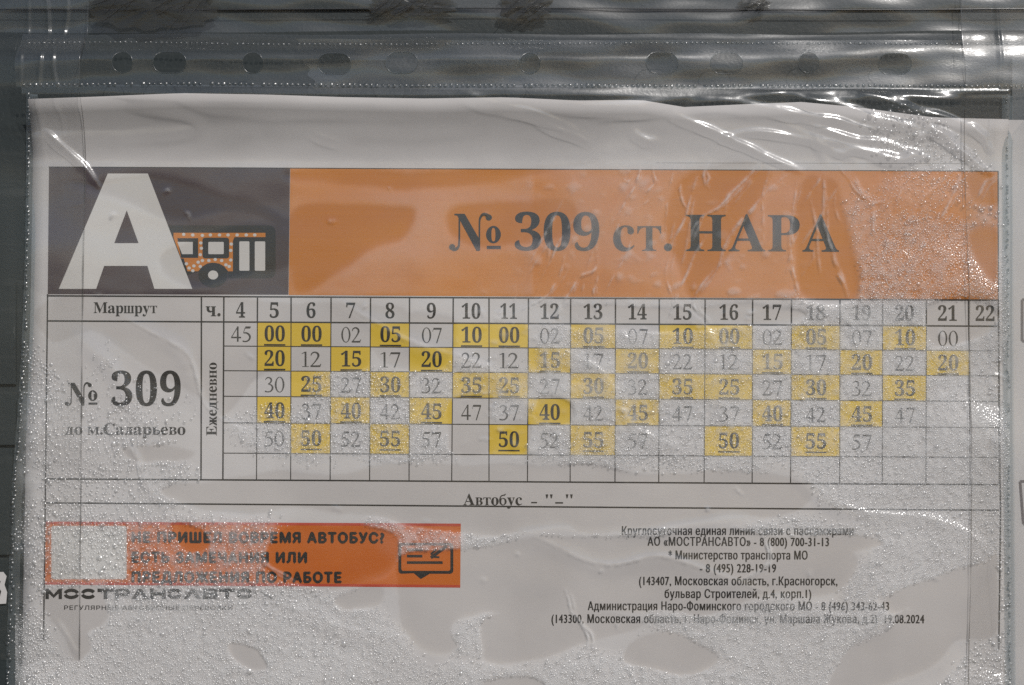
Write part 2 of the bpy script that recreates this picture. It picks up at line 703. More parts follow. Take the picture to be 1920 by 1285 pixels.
def font_geo(body, bold=0.0, space=1.0):
    key = (body, bold, space)
    if key in _font_cache:
        return _font_cache[key]
    c = bpy.data.curves.new('lettering', 'FONT')
    c.body = body
    c.offset = bold
    c.space_character = space
    c.resolution_u = 4
    o = bpy.data.objects.new('lettering', c)
    COL.objects.link(o)
    dg = bpy.context.evaluated_depsgraph_get()
    cu = o.evaluated_get(dg).to_curve(dg)
    loops = []
    for sp in cu.splines:
        bp = sp.bezier_points
        n = len(bp)
        L = []
        for i in range(n):
            p0, p1 = bp[i], bp[(i + 1) % n]
            a_, b_, c_, d_ = (np.array(q[:2]) for q in (p0.co, p0.handle_right, p1.handle_left, p1.co))
            straight = abs(np.cross(b_ - a_, d_ - a_)) + abs(np.cross(c_ - a_, d_ - a_)) < 1e-6
            for t in ((0.0,) if straight else (0.0, .25, .5, .75)):
                L.append((1 - t) ** 3 * a_ + 3 * (1 - t) ** 2 * t * b_ + 3 * (1 - t) * t * t * c_ + t ** 3 * d_)
        K = [L[0]]
        for q in L[1:]:
            if np.hypot(*(q - K[-1])) > 1e-5:
                K.append(q)
        if len(K) > 2:
            loops.append(K)
    o.evaluated_get(dg).to_curve_clear()
    if loops:
        vs_, es, k = [], [], 0
        for L in loops:
            vs_ += [Vector((float(q[0]), float(q[1]))) for q in L]
            es += [(k + i, k + (i + 1) % len(L)) for i in range(len(L))]
            k += len(L)
        r = delaunay_2d_cdt(vs_, es, [], 0, 1e-6)
        v = np.array([(q.x, q.y) for q in r[0]])
        T = np.array([tuple(q) for q in r[2]])
        ce = v[T].mean(1)
        wind = np.zeros(len(T), int)
        for L in loops:        # non-zero winding, so overlapping contours stay solid
            for i in range(len(L)):
                (xa, ya), (xb, yb) = L[i], L[(i + 1) % len(L)]
                if ya == yb:
                    continue
                hit = ((ya > ce[:, 1]) != (yb > ce[:, 1])) & (ce[:, 0] < (xb - xa) * (ce[:, 1] - ya) / (yb - ya) + xa)
                wind += np.where(hit, 1 if yb > ya else -1, 0)
        f = [tuple(int(i) for i in t) for t in T[wind != 0]]
        keep = sorted({i for t in f for i in t})
        mp = {i: k for k, i in enumerate(keep)}
        v = v[keep]
        f = [tuple(mp[i] for i in t) for t in f]
    else:
        v, f = np.zeros((0, 2)), []
    lev = [0] * len(v)
    COL.objects.unlink(o)
    bpy.data.objects.remove(o)
    bpy.data.curves.remove(c)
    _font_cache[key] = (v, f, lev)
    return _font_cache[key]


CAP_SERIF = 0.0
_BOLD = {}
for i, ch in enumerate('ABCDEFGHIJKLMNOPQRSTUVWXYZ'):
    _BOLD[ch] = chr(0x1D400 + i)
for i, ch in enumerate('abcdefghijklmnopqrstuvwxyz'):
    _BOLD[ch] = chr(0x1D41A + i)
for i in range(10):
    _BOLD[str(i)] = chr(0x1D7CE + i)
_serif_cap = max(p[1] for p in font_geo(_BOLD['H'])[0])
_serif_x = max(p[1] for p in font_geo(_BOLD['x'])[0]) / _serif_cap
_sans_cap = max(p[1] for p in font_geo('H')[0])


def stroke_glyph(strokes, polys=()):
    v, f, lev = [], [], []
    L = 0
    for P in strokes:
        P = np.asarray(P, float)
        if len(P) > 2:
            P = catmull(P, 6)
        d = np.gradient(P[:, :2], axis=0)
        d /= np.hypot(d[:, 0], d[:, 1])[:, None] + 1e-9
        n = np.stack([-d[:, 1], d[:, 0]], 1) * np.maximum(P[:, 2:3], 0.004)
        b = len(v)
        for i in range(len(P)):
            v.append(P[i, :2] + n[i])
            v.append(P[i, :2] - n[i])
            lev += [L, L]
        f += [(b + 2 * i, b + 2 * i + 1, b + 2 * i + 3, b + 2 * i + 2) for i in range(len(P) - 1)]
        L += 1
    for Q in polys:
        b = len(v)
        v += [np.array(q, float) for q in Q]
        lev += [L] * len(Q)
        f.append(tuple(range(b, b + len(Q))))
        L += 1
    return np.array(v).reshape(-1, 2), f, lev


def bx(x0, y0, x1, y1):
    return [(x0, y0), (x1, y0), (x1, y1), (x0, y1)]


def dot(cx, cy, r, n=14):
    return [(cx + r * math.cos(6.2832 * i / n), cy + r * math.sin(6.2832 * i / n)) for i in range(n)]


def ring(cx, cy, rx, ry, wx, wy, n=28):
    """closed oval stroke, wide at the sides and thin at top and bottom, as one variable stroke"""
    P = []
    for i in range(n + 1):
        t = 2 * math.pi * i / n + math.pi / 2
        P.append((cx + (rx - wx / 2) * math.cos(t), cy + (ry - wy / 2) * math.sin(t), (wx * math.cos(t) ** 2 + wy * math.sin(t) ** 2) / 2))
    return P


XH = _serif_x
_T = 0.19     # bold stem
# bold serif letters that the built-in lettering has no shape for (lower case unless noted)
CUSTOM = {
    'ш': stroke_glyph([], [bx(.06, 0, .06 + _T * .9, XH), bx(.40, 0, .40 + _T * .9, XH), bx(.74, 0, .74 + _T * .9, XH), bx(0, 0, .97, .05),
                           bx(.01, XH - .045, .28, XH), bx(.35, XH - .045, .62, XH), bx(.69, XH - .045, .96, XH)]),
    'ч': stroke_glyph([[(.15, XH - .02, .085), (.15, .48, .085), (.20, .36, .075), (.32, .31, .05), (.45, .36, .03)]],
                      [bx(.42, 0, .42 + _T, XH), bx(.34, 0, .70, .05), bx(.0, XH - .045, .30, XH), bx(.34, XH - .045, .68, XH)]),
    'ж': stroke_glyph([[(.09, XH - .06, .055), (.17, XH - .04, .05), (.26, XH * .62, .045), (.36, XH * .53, .05)],
                       [(.86, XH - .06, .055), (.78, XH - .04, .05), (.69, XH * .62, .045), (.59, XH * .53, .05)],
                       [(.36, XH * .53, .05), (.26, XH * .36, .075), (.17, .06, .075), (.04, .025, .03)],
                       [(.59, XH * .53, .05), (.69, XH * .36, .075), (.78, .06, .075), (.91, .025, .03)]],
                      [bx(.385, 0, .385 + _T * .95, XH), bx(.33, 0, .62, .045), bx(.33, XH - .045, .62, XH)]),
    'д': stroke_glyph([[(.30, XH - .03, .03), (.27, .40, .04), (.20, .18, .05), (.12, .05, .05)]],
                      [bx(.42, .03, .42 + _T, XH), bx(.22, XH - .05, .68, XH), bx(0, 0, .72, .055), bx(0, -.17, .05, .03), bx(.67, -.17, .72, .03)]),
    'л': stroke_glyph([[(.29, XH - .03, .03), (.27, .35, .04), (.22, .12, .05), (.13, .045, .05), (.05, .07, .055)]],
                      [bx(.42, .02, .42 + _T, XH), bx(.20, XH - .05, .69, XH), bx(.36, 0, .68, .05)]),
    'ь': stroke_glyph([[(.24, XH * .56, .03), (.40, XH * .58, .035), (.53, XH * .45, .08), (.54, XH * .26, .09), (.44, .05, .045), (.24, .028, .028)]],
                      [bx(.07, 0, .07 + _T, XH), bx(0, 0, .28, .05), bx(0, XH - .045, .33, XH)]),
    'б': stroke_glyph([ring(.34, XH * .46, .32, XH * .48, .17, .06),
                       [(.09, XH * .50, .06), (.08, XH * .80, .06), (.15, XH * 1.12, .05), (.30, XH * 1.27, .045), (.48, XH * 1.33, .055), (.58, XH * 1.46, .03)]]),
    '.': stroke_glyph([], [dot(.13, .10, .11)]),
    '-': stroke_glyph([], [bx(.03, .26, .38, .37)]),
    '"': stroke_glyph([], [[(.02, 1.0), (.14, 1.0), (.10, .68), (.06, .68)], [(.22, 1.0), (.34, 1.0), (.30, .68), (.26, .68)]]),
    '№': stroke_glyph([[(.07, .06, .075), (.13, .015, .05), (.22, .07, .035), (.25, .22, .025), (.255, .60, .022), (.255, .92, .022)],
                       [(.80, 0, .02), (.80, .70, .022), (.82, .88, .03), (.90, .985, .04), (1.0, .965, .05), (1.04, .90, .07)],
                       ring(1.18, .43, .20, .24, .145, .05)],
                      [[(.12, 1.0), (.40, 1.0), (.81, .28), (.81, -.02), (.72, -.02), (.25, .86), (.20, .95), (.12, .96)],
                       bx(1.0, .03, 1.38, .12), dot(.06, .08, .085), dot(1.055, .90, .085)]),
}


def flip_scaled(src, sy, sx):
    v, f, lev = src
    return np.asarray(v) * (sx, sy), f, lev


def serif(ch):
    if ch in CUSTOM:
        return CUSTOM[ch]
    same = {'А': 'A', 'М': 'M', 'Е': 'E', 'С': 'C', 'Н': 'H', 'Р': 'P', 'а': 'a', 'р': 'p', 'у': 'y', 'е': 'e', 'о': 'o', 'с': 'c'}
    small = {'т': 'T', 'н': 'H', 'в': 'B', 'м': 'M'}
    if ch in small:
        v, f, lev = font_geo(_BOLD[small[ch]])
        return np.asarray(v) / _serif_cap * (XH * 1.08, XH), f, lev
    v, f, lev = font_geo(_BOLD[same.get(ch, ch)])
    return np.asarray(v) / _serif_cap, f, lev


# regular weight serif digits, 1.0 high
THIN = {
    '0': stroke_glyph([ring(.34, .5, .30, .51, .105, .035)]),
    '1': stroke_glyph([[(.13, .86, .012), (.24, .915, .022), (.34, .98, .03)]], [bx(.30, .02, .40, .99), bx(.16, 0, .54, .03)]),
    '2': stroke_glyph([[(.06, .74, .018), (.11, .88, .035), (.25, .965, .035), (.42, .90, .05), (.48, .74, .058), (.42, .56, .045), (.26, .30, .03), (.08, .07, .028)]],
                      [[(.03, 0), (.58, 0), (.64, .20), (.61, .20), (.54, .10), (.03, .085)]]),
    '3': stroke_glyph([[(.09, .80, .015), (.15, .91, .03), (.28, .965, .033), (.42, .90, .045), (.46, .78, .052), (.40, .63, .04), (.25, .53, .02)],
                       [(.25, .53, .018), (.42, .49, .035), (.53, .36, .05), (.52, .20, .055), (.40, .055, .04), (.22, .02, .032), (.10, .05, .04), (.06, .075, .035)]]),
    '4': stroke_glyph([[(.44, .96, .03), (.05, .30, .022)]], [bx(.40, 0, .50, 1.0), bx(.03, .235, .66, .32)]),
    '5': stroke_glyph([[(.22, .90, .02), (.13, .60, .02)],
                       [(.13, .58, .025), (.30, .585, .04), (.46, .49, .05), (.54, .32, .055), (.48, .14, .05), (.34, .035, .035), (.17, .02, .03), (.07, .06, .03)]],
                      [[(.21, .88), (.55, .88), (.60, 1.0), (.25, 1.0)]]),
    '7': stroke_glyph([[(.585, .93, .035), (.30, -.01, .035)]], [[(.08, .88), (.62, .88), (.62, .99), (.10, .99), (.03, .76), (.06, .75)]]),
}


def lay(glyphs, gap, spacew=0.28):
    """set glyphs side by side by their outlines; returns one flat glyph"""
    V_, F_, L_ = [], [], []
    x = 0.0
    for i, g in enumerate(glyphs):
        if g is None:
            x += spacew
            continue
        v, f, lev = g
        if len(v) == 0:
            continue
        b = len(V_)
        mn, mx = v[:, 0].min(), v[:, 0].max()
        V_ += [(p[0] - mn + x, p[1]) for p in v]
        F_ += [tuple(k + b for k in q) for q in f]
        L_ += [l + 5 * (i % 2) for l in lev]
        x += mx - mn + gap
    return np.array(V_), F_, L_


def put(geo, flat, u0, u1, vb, hcap, slope=0.008, lift=LIFT['text'], rot90=False, vb_mid=None, natural=None):
    """set a flat line of lettering between u0 and u1 with its baseline at v=vb (left end) and capital height hcap"""
    v, f, lev = flat
    v = np.asarray(v, float)
    mn, mx = v[:, 0].min(), v[:, 0].max()
    sx = (u1 - u0) / (mx - mn)
    vs_ = []
    for (x, y), l in zip(v, lev):
        if rot90:      # reads upwards: u is the baseline, v runs from u0 (bottom) to u1 (top)
            vs_.append(PP(vb - y * hcap, u0 + (x - mn) * sx, lift + l * 5e-6))
        else:
            du = (x - mn) * sx
            vs_.append(PP(u0 + du, vb + du * slope - y * hcap, lift + l * 7e-6))
    geo.add(vs_, f)


def serif_line(s, gap=0.05, spacew=0.28):
    return lay([None if c == ' ' else serif(c) for c in s], gap, spacew)


def sans_line(s, bold=0.0, space=1.0):
    v, f, lev = font_geo(s, 0.0, space)
    V_, F_, L_ = [], [], []
    for k, (dx, dy) in enumerate(((-bold, 0), (bold, 0), (0, bold * .8), (0, -bold * .8)) if bold > .03 else ((-bold, 0), (bold, 0))):
        b = len(V_)
        V_ += [(p[0] + dx, p[1] + dy) for p in v]
        F_ += [tuple(i + b for i in q) for q in f]
        L_ += [l + 5 * k for l in lev]
    return np.array(V_) / _sans_cap, F_, L_


# ------------------------------------------------------------------ the timetable page
sheet = thing('timetable_sheet', 'printed bus timetable page with orange title bar and a grid of yellow marked times', 'timetable', W(960, 700, 0.0009))

left_edge = [(66, 188), (62, 320), (57, 600), (50, 800), (46, 1000), (42, 1285), (40, 1420)]
right_edge = [(1888, 222), (1889, 320), (1890, 600), (1891, 800), (1892, 1000), (1893, 1285), (1894, 1420)]
top_edge = [(66, 193), (200, 189), (350, 183), (500, 185), (650, 189), (800, 191), (950, 189), (1080, 194), (1200, 192), (1280, 204), (1400, 198), (1500, 194), (1600, 203), (1750, 222), (1888, 225)]


def interp(pts, t, k):
    a = [p[k] for p in pts]
    b = [p[1 - k] for p in pts]
    return float(np.interp(t, a, b))


PV, PF = [], []
nu, nv = 75, 50
for j in range(nv + 1):
    for i in range(nu + 1):
        t = j / nv
        s = i / nu
        ut = 66 + s * (1888 - 66)
        vt = interp(top_edge, ut, 0)
        vrow = 192 + t * (1420 - 188)
        u = interp(left_edge, vrow, 1) * (1 - s) + interp(right_edge, max(vrow, 222), 1) * s
        v = vt + t * (1420 - vt)
        PV.append(PP(u, v, 0))
for j in range(nv):
    for i in range(nu):
        k = j * (nu + 1) + i
        PF.append((k, k + nu + 1, k + nu + 2, k + 1))
paper = child(mesh_obj('paper', PV, PF, M_PAPER, None, True), sheet)
sol = paper.modifiers.new('thickness', 'SOLIDIFY')
sol.thickness = 0.0001
sol.offset = -1.0

SL = 0.0085


def hl(u):        # vertical shear of the printed rows: they fall slightly to the right
    return (u - 90) * 0.0


# column boundaries at the header row and at the bottom of the grid
COLS_T = [378, 420, 483, 546, 621, 695, 768, 850, 917, 991, 1070, 1154, 1236, 1322, 1411, 1484, 1575, 1655, 1737, 1816, 1872]
COLS_B = [377, 418, 481, 545, 619, 693, 767, 847, 917, 989, 1069, 1153, 1235, 1320, 1410, 1482, 1574, 1654, 1736, 1819, 1874]
# row boundaries at the left (u=90) and right (u=1873)
ROWS = [(555, 563), (602, 612), (647, 658), (693, 705), (741, 753), (791, 802), (848, 858), (898, 909)]
LASTROW = (943, 957)


def rowv(r, u):
    a, b = ROWS[r] if r < 8 else LASTROW
    return a + (b - a) * (u - 90) / 1783.0


def colu(c, v):
    return COLS_T[c] + (COLS_B[c] - COLS_T[c]) * (v - 558) / 345.0


def leftu(v):
    return 92.5 - (v - 315) * 0.0113


# header panels
g = Geo()
g.quad(((92.5, 314), (544, 315), (541, 553), (90, 552)), LIFT['panel'])
g.obj('emblem_panel', M_CHAR, sheet)
g = Geo()
g.quad(((544.5, 315), (1871, 322), (1872, 562), (541.5, 553.5)), LIFT['panel'])
title_panel = g.obj('title_panel', M_ORANGE, sheet)

# big letter A of the emblem
g = Geo()
g.poly([(203, 326), (278, 326), (361, 542), (290, 542), (277, 499), (196, 499), (181, 542), (111, 542)], LIFT['art3'], [[(238.5, 395), (260.5, 456.5), (215, 456.5)]])
g.obj('emblem_letter', M_PAPER2, sheet)

# the bus pictogram behind the letter
bus_e = Geo()
bus_e.poly([(300, 423)] + [p for p in round_rect(300, 423, 517, 522, 12)[:12]] + [(428, 522), (428, 510), (372, 510), (350, 516), (330, 512), (322, 480)], LIFT['art'])
bus = bus_e.obj('bus_pictogram', M_INK, sheet)
g = Geo()
g.poly([(326, 437), (498, 437), (498, 445), (440, 445), (437, 452), (437, 509), (428, 509), (421, 500), (411, 494.5), (400, 493), (389, 494.5), (380, 500), (372, 509), (352, 509), (345, 485), (340, 485), (326, 446)], LIFT['art2'],
       [round_rect(380, 446, 430, 485, 5), [(333, 447), (372, 447), (372, 484), (340, 484)]])
body = g.obj('bus_body', M_ORANGE, bus)
g = Geo()
for i, (a, b) in enumerate(((364, 499), (355, 503), (372, 492), (380, 489), (392, 489), (404, 487), (416, 489), (424, 497), (430, 500), (433, 488), (376, 478), (378, 466), (377, 456), (433, 470), (434, 458), (380, 442), (395, 441), (412, 441), (428, 441), (445, 441), (362, 441), (462, 441), (478, 441), (345, 440), (350, 495), (362, 508), (376, 500))):
    g.poly(ellipse(a, b, 3.3, 3.0, 10), LIFT['art3'])
g.obj('body_dots', M_PAPER2, bus)
for q in (round_rect(391, 454, 420, 477, 2), round_rect(449, 453, 468, 508, 2), round_rect(478, 453, 497.5, 508, 2), [(333, 454), (362, 454), (362, 477), (342, 477)]):
    g = Geo()
    g.poly(q, LIFT['art3'])
    g.obj('bus_window', M_PAPER2, bus)
g = Geo()
g.poly(ellipse(400, 516, 27, 23, 36), LIFT['art3'] + 2e-5)
wheel = g.obj('bus_wheel', M_INK, bus)
g = Geo()
g.poly(ellipse(400, 516, 9.5, 8.5, 20), LIFT['art3'] + 5e-5)
g.obj('wheel_hub', M_PAPER2, bus)

# title
g = Geo()
put(g, serif_line('№ 309 ст. НАРА', 0.075, 0.30), 842, 1573, 469, 68, 0.0045)
g.obj('title_text', M_INK, sheet)

# yellow cells and the numbers
HOURS = [4, 5, 6, 7, 8, 9, 10, 11, 12, 13, 14, 15, 16, 17, 18, 19, 20, 21, 22]
TIMES = {
    4: ['45'], 5: ['*00', '*20', '30', '*40', '50'], 6: ['*00', '12', '*25', '37', '*50'], 7: ['02', '*15', '27', '*40', '52'],
    8: ['*05', '17', '*30', '42', '*55'], 9: ['07', '*20', '32', '*45', '57'], 10: ['*10', '22', '*35', '47'], 11: ['*00', '12', '*25', '37', '*50'],
    12: ['02', '*15', '27', '*40', '52'], 13: ['*05', '17', '*30', '42', '*55'], 14: ['07', '*20', '32', '*45', '57'], 15: ['*10', '22', '*35', '47'],
    16: ['*00', '12', '*25', '37', '*50'], 17: ['02', '*15', '27', '*40', '52'], 18: ['*05', '17', '*30', '42', '*55'], 19: ['07', '*20', '32', '*45', '57'],
    20: ['*10', '22', '*35', '47'], 21: ['00', '*20'], 22: []}


def ts(s):
    return ''.join(_BOLD[c] for c in s)


def bold_num(s):
    v, f, lev = font_geo(ts(s))
    return np.asarray(v) / _serif_cap, f, lev


for k, h in enumerate(HOURS):
    c = k + 1
    ua, ub = colu(c, 580), colu(c + 1, 580)
    um = (ua + ub) / 2 + (3 if h == 22 else 0)
    vb = rowv(0, um) + 39
    s = str(h)
    w = 17 if len(s) == 1 else 35
    if s == '11':
        w = 31
    g = Geo()
    put(g, bold_num(s), um - w / 2, um + w / 2, vb, 27.5, 0.005)
    g.obj('hour_number', M_INK, sheet)
    for r, t in enumerate(TIMES[h]):
        bold = t.startswith('*')
        t = t.lstrip('*')
        v0, v1 = rowv(r + 1, um), rowv(r + 2, um)
        a0, a1 = colu(c, v0), colu(c + 1, v0)
        um2 = (a0 + a1) / 2 + 1
        vb = v1 - (9.5 if bold else 8) - (0 if r < 4 else 5)
        par_ = sheet
        if bold:
            q = Geo()
            q.quad(((a0 + .5, rowv(r + 1, a0) + .5), (a1 - .5, rowv(r + 1, a1) + .5), (colu(c + 1, v1) - .5, rowv(r + 2, a1) - .5), (colu(c, v1) + .5, rowv(r + 2, a0) - .5)), LIFT['cell'])
            par_ = q.obj('highlight_cell', M_YELLOW, sheet)
        g = Geo()
        if bold:
            put(g, bold_num(t), um2 - 19, um2 + 19, vb, 28, 0.005)
            g.quad(((um2 - 20, vb + 5.2), (um2 + 20, vb + 5.4), (um2 + 20, vb + 8.2), (um2 - 20, vb + 8)), LIFT['text'])
            g.obj('minute_number', M_INK, par_)
        else:
            put(g, lay([THIN[x] for x in t], 0.09), um2 - 18.5, um2 + 18.5, vb - 0.5, 28.5, 0.005)
            g.obj('minute_number', M_INKL, par_)

# table ruling
g = Geo()
for r in range(9):
    a, b = (leftu(rowv(r, 90)), 1873)
    if r in (2, 3, 4, 5, 6):
        a = colu(1, rowv(r, 418))
    th = 2.8 if r in (0, 1, 7, 8) else 1.7
    g.line((a, rowv(r, a)), (b, rowv(r, b)), th, LIFT['line'])
for c in range(21):
    th = 2.8 if c in (0, 1, 20) else 1.8
    va, vb_ = rowv(0, COLS_T[c]), rowv(7, COLS_B[c])
    g.line((COLS_T[c], va), (COLS_B[c], vb_), th, LIFT['line'] + 8e-6)
for c in range(2, 20):      # the ruling of the hour row is drawn heavier
    g.line((COLS_T[c], rowv(0, COLS_T[c])), (colu(c, 607), rowv(1, COLS_T[c])), 2.6, LIFT['line'] + 14e-6)
g.line((leftu(552), 552), (leftu(1200), 1200), 2.6, LIFT['line'] + 8e-6)
g.line((1872, 562), (1876, 958), 2.8, LIFT['line'] + 8e-6)
g.line((1876, 958), (1872.5, 1218), 2.6, LIFT['line'] + 8e-6)
g.line((92, 313.6), (1871, 321.4), 1.6, LIFT['line'] + 8e-6)
g.line((1871.3, 321.4), (1872, 562), 2.0, LIFT['line'] + 20e-6)
g.obj('table_ruling', M_INK, sheet)
g = Geo()
g.line((170, 303.5), (1800, 307), 1.0, LIFT['line'])
g.obj('faint_rule', print_mat('grey_hairline', (.25, .24, .23), (.4, .39, .38), .6, .1, .4), sheet)

# serif captions
g = Geo()
put(g, serif_line('Маршрут', 0.045), 176, 295, 587, 20, 0.002)
g.obj('column_heading', M_INK, sheet)
g = Geo()
put(g, serif_line('ч.', 0.07), 386, 414, 593, 27, 0.0)
g.obj('column_heading', M_INK, sheet)
g = Geo()
put(g, serif_line('№', 0.06), 122, 183, 760, 42, 0.0)
put(g, bold_num('309'), 209, 339, 761, 62, 0.0)
g.obj('route_number', M_INK, sheet)
g = Geo()
put(g, serif_line('до м.Саларьево', 0.055, 0.34), 122, 348, 815, 21, 0.001)
g.obj('route_text', M_INK, sheet)
g = Geo()
put(g, serif_line('Ежедневно', 0.05), 817, 680, 406.5, 19.5, rot90=True)
g.obj('daily_text', M_INK, sheet)
g = Geo()
put(g, serif_line('Автобус', 0.05), 869, 979, 947, 21, 0.002)
put(g, serif_line('-', 0.05), 996, 1007, 949, 21, 0)
put(g, serif_line('"-"', 0.12), 1023, 1074, 950, 23, 0)
g.obj('vehicle_note', M_INK, sheet)

# orange banner
g = Geo()
g.quad(((86, 978), (864, 983), (863, 1102), (85, 1096)), LIFT['panel'])
banner = g.obj('banner', M_DEEPOR, sheet)
g = Geo()
g.quad(((86, 978), (864, 982), (864, 987), (86, 983)), LIFT['line'])
g.quad(((85, 1091), (863, 1097), (863, 1102), (85, 1096)), LIFT['line'])
g.obj('banner_edge', M_RED, banner)
g = Geo()
g.poly(round_rect(97, 986, 238, 1086, 5), LIFT['art'])
g.obj('code_field', M_PAPER2, banner)
g = Geo()
for s, u0, u1, vb in (('НЕ ПРИШЕЛ ВОВРЕМЯ АВТОБУС?', 247, 721, 1016.5), ('ЕСТЬ ЗАМЕЧАНИЯ ИЛИ', 247, 576, 1054), ('ПРЕДЛОЖЕНИЯ ПО РАБОТЕ', 247, 641, 1091)):
    put(g, sans_line(s, 0.072, 1.20), u0, u1, vb, 17.5, 0.003, LIFT['art'])
g.obj('banner_text', M_INK, banner)
g = Geo()
g.poly(round_rect(747, 1018, 850, 1076, 6)[:12] + [(806, 1076), (789, 1086), (776, 1075)] + round_rect(747, 1018, 850, 1076, 6)[12:], LIFT['art'],
       [round_rect(752.5, 1023, 844.5, 1070.5, 4)])
for a, b, c in ((763, 793, 1031), (763, 792, 1043), (763, 830, 1055)):
    g.line((a, c), (b, c), 5, LIFT['art'])
g.line((808, 1046), (838, 1024), 6, LIFT['art'])
g.line((808, 1040), (818, 1030), 4, LIFT['art2'])
g.line((808, 1044), (824, 1045), 3.5, LIFT['art2'])
g.obj('speech_bubble_icon', M_INK, banner)

# operator lettering under the banner: wide geometric capitals with cut counters
g = Geo()
t = 6.4
vb, hh = 1123.0, 19.5
def wide(ch, u, w):
    top = vb - hh
    if ch == 'М':
        g.poly([(u, vb), (u, top), (u + 6, top), (u + w / 2, top + 11), (u + w - 6, top), (u + w, top), (u + w, vb), (u + w - t, vb), (u + w - t, top + 9), (u + w / 2, vb - 2), (u + t, top + 9), (u + t, vb)], LIFT['text'])
    elif ch in 'ОС':
        cx, rx, ry = u + w / 2, w / 2, hh / 2
        cy = vb - ry
        gap = 12
        for a0, a1 in ((180 + gap, 360 - gap), (gap, 180 - gap)) if ch == 'О' else ((180 + gap, 360 - gap - 14), (gap + 14, 180 - gap)):
            P = []
            for i in range(13):
                q = math.radians(a0 + (a1 - a0) * i / 12)
                P.append((cx + (rx - 3.2) * math.cos(q), cy + (ry - 3.0) * math.sin(q), 3.1))
            g.strip(P, LIFT['text'])
    elif ch == 'Т':
        g.quad(((u, top), (u + w, top), (u + w, top + t), (u, top + t)), LIFT['text'])
        g.quad(((u + w / 2 - 3.4, top + t), (u + w / 2 + 3.4, top + t), (u + w / 2 + 3.4, vb), (u + w / 2 - 3.4, vb)), LIFT['text'])
    elif ch == 'Р':
        g.poly([(u, vb), (u, top), (u + w - 5, top), (u + w, top + 4), (u + w, top + 10), (u + w - 5, top + 14), (u + t, top + 14), (u + t, vb)], LIFT['text'], [[(u + t, top + 5), (u + w - t, top + 5), (u + w - t, top + 9), (u + t, top + 9)]])
    elif ch == 'А':
        g.poly([(u, vb), (u + w / 2 - 3, top), (u + w / 2 + 3, top), (u + w, vb), (u + w - 8, vb), (u + w / 2, top + 8), (u + 8, vb)], LIFT['text'])
    elif ch == 'Н':
        g.poly([(u, vb), (u, top), (u + t, top), (u + t, top + 7), (u + w - t, top + 7), (u + w - t, top), (u + w, top), (u + w, vb), (u + w - t, vb), (u + w - t, top + 13), (u + t, top + 13), (u + t, vb)], LIFT['text'])
    elif ch == 'В':
        g.poly([(u, vb), (u, top), (u + w - 4, top), (u + w, top + 4), (u + w - 2, top + 9), (u + w, top + 14), (u + w - 4, vb)], LIFT['text'],
               [[(u + t, top + 4.5), (u + w - t, top + 4.5), (u + w - t, top + 7.5), (u + t, top + 7.5)], [(u + t, top + 12), (u + w - t, top + 12), (u + w - t, top + 15), (u + t, top + 15)]])


u = 86.0
for ch, w in zip('МОСТРАНСАВТО', (31, 30, 29, 30, 28, 33, 29, 29, 33, 28, 30, 30)):
    wide(ch, u, w)
    u += w + 2.5
g.obj('operator_text', M_INK, sheet)
g = Geo()
put(g, sans_line('РЕГУЛЯРНЫЕ АВТОБУСНЫЕ ПЕРЕВОЗКИ', 0.012, 1.1), 121, 436, 1143, 7.5, 0.003)
g.obj('operator_slogan', M_INK, sheet)

# contact block
LINES = [('Круглосуточная единая линия связи с пассажирами', 1166, 1600, 1003, 0.0),
         ('АО «МОСТРАНСАВТО» - 8 (800) 700-31-13', 1214, 1554, 1023, 0.003),
         ('* Министерство транспорта МО', 1253, 1514, 1048.5, 0.002),
         ('- 8 (495) 228-19-19', 1312, 1455, 1073, 0.001),
         ('(143407, Московская область, г.Красногорск,', 1198, 1570, 1097, 0.001),
         ('бульвар Строителей, д.4, корп.1)', 1246, 1521, 1121, 0.001),
         ('Администрация Наро-Фоминского городского МО - 8 (496) 343-62-43', 1102, 1667, 1144, 0.001),
         ('(143300, Московская область, г. Наро-Фоминск, ул. Маршала Жукова, д.2)  19.08.2024', 1034, 1733, 1168, 0.001)]
for s, u0, u1, vb, sl in LINES:
    g = Geo()
    put(g, sans_line(s, 0.029, 1.10), u0, u1, vb, 15.5, sl)
    g.obj('contact_line', M_INK, sheet)

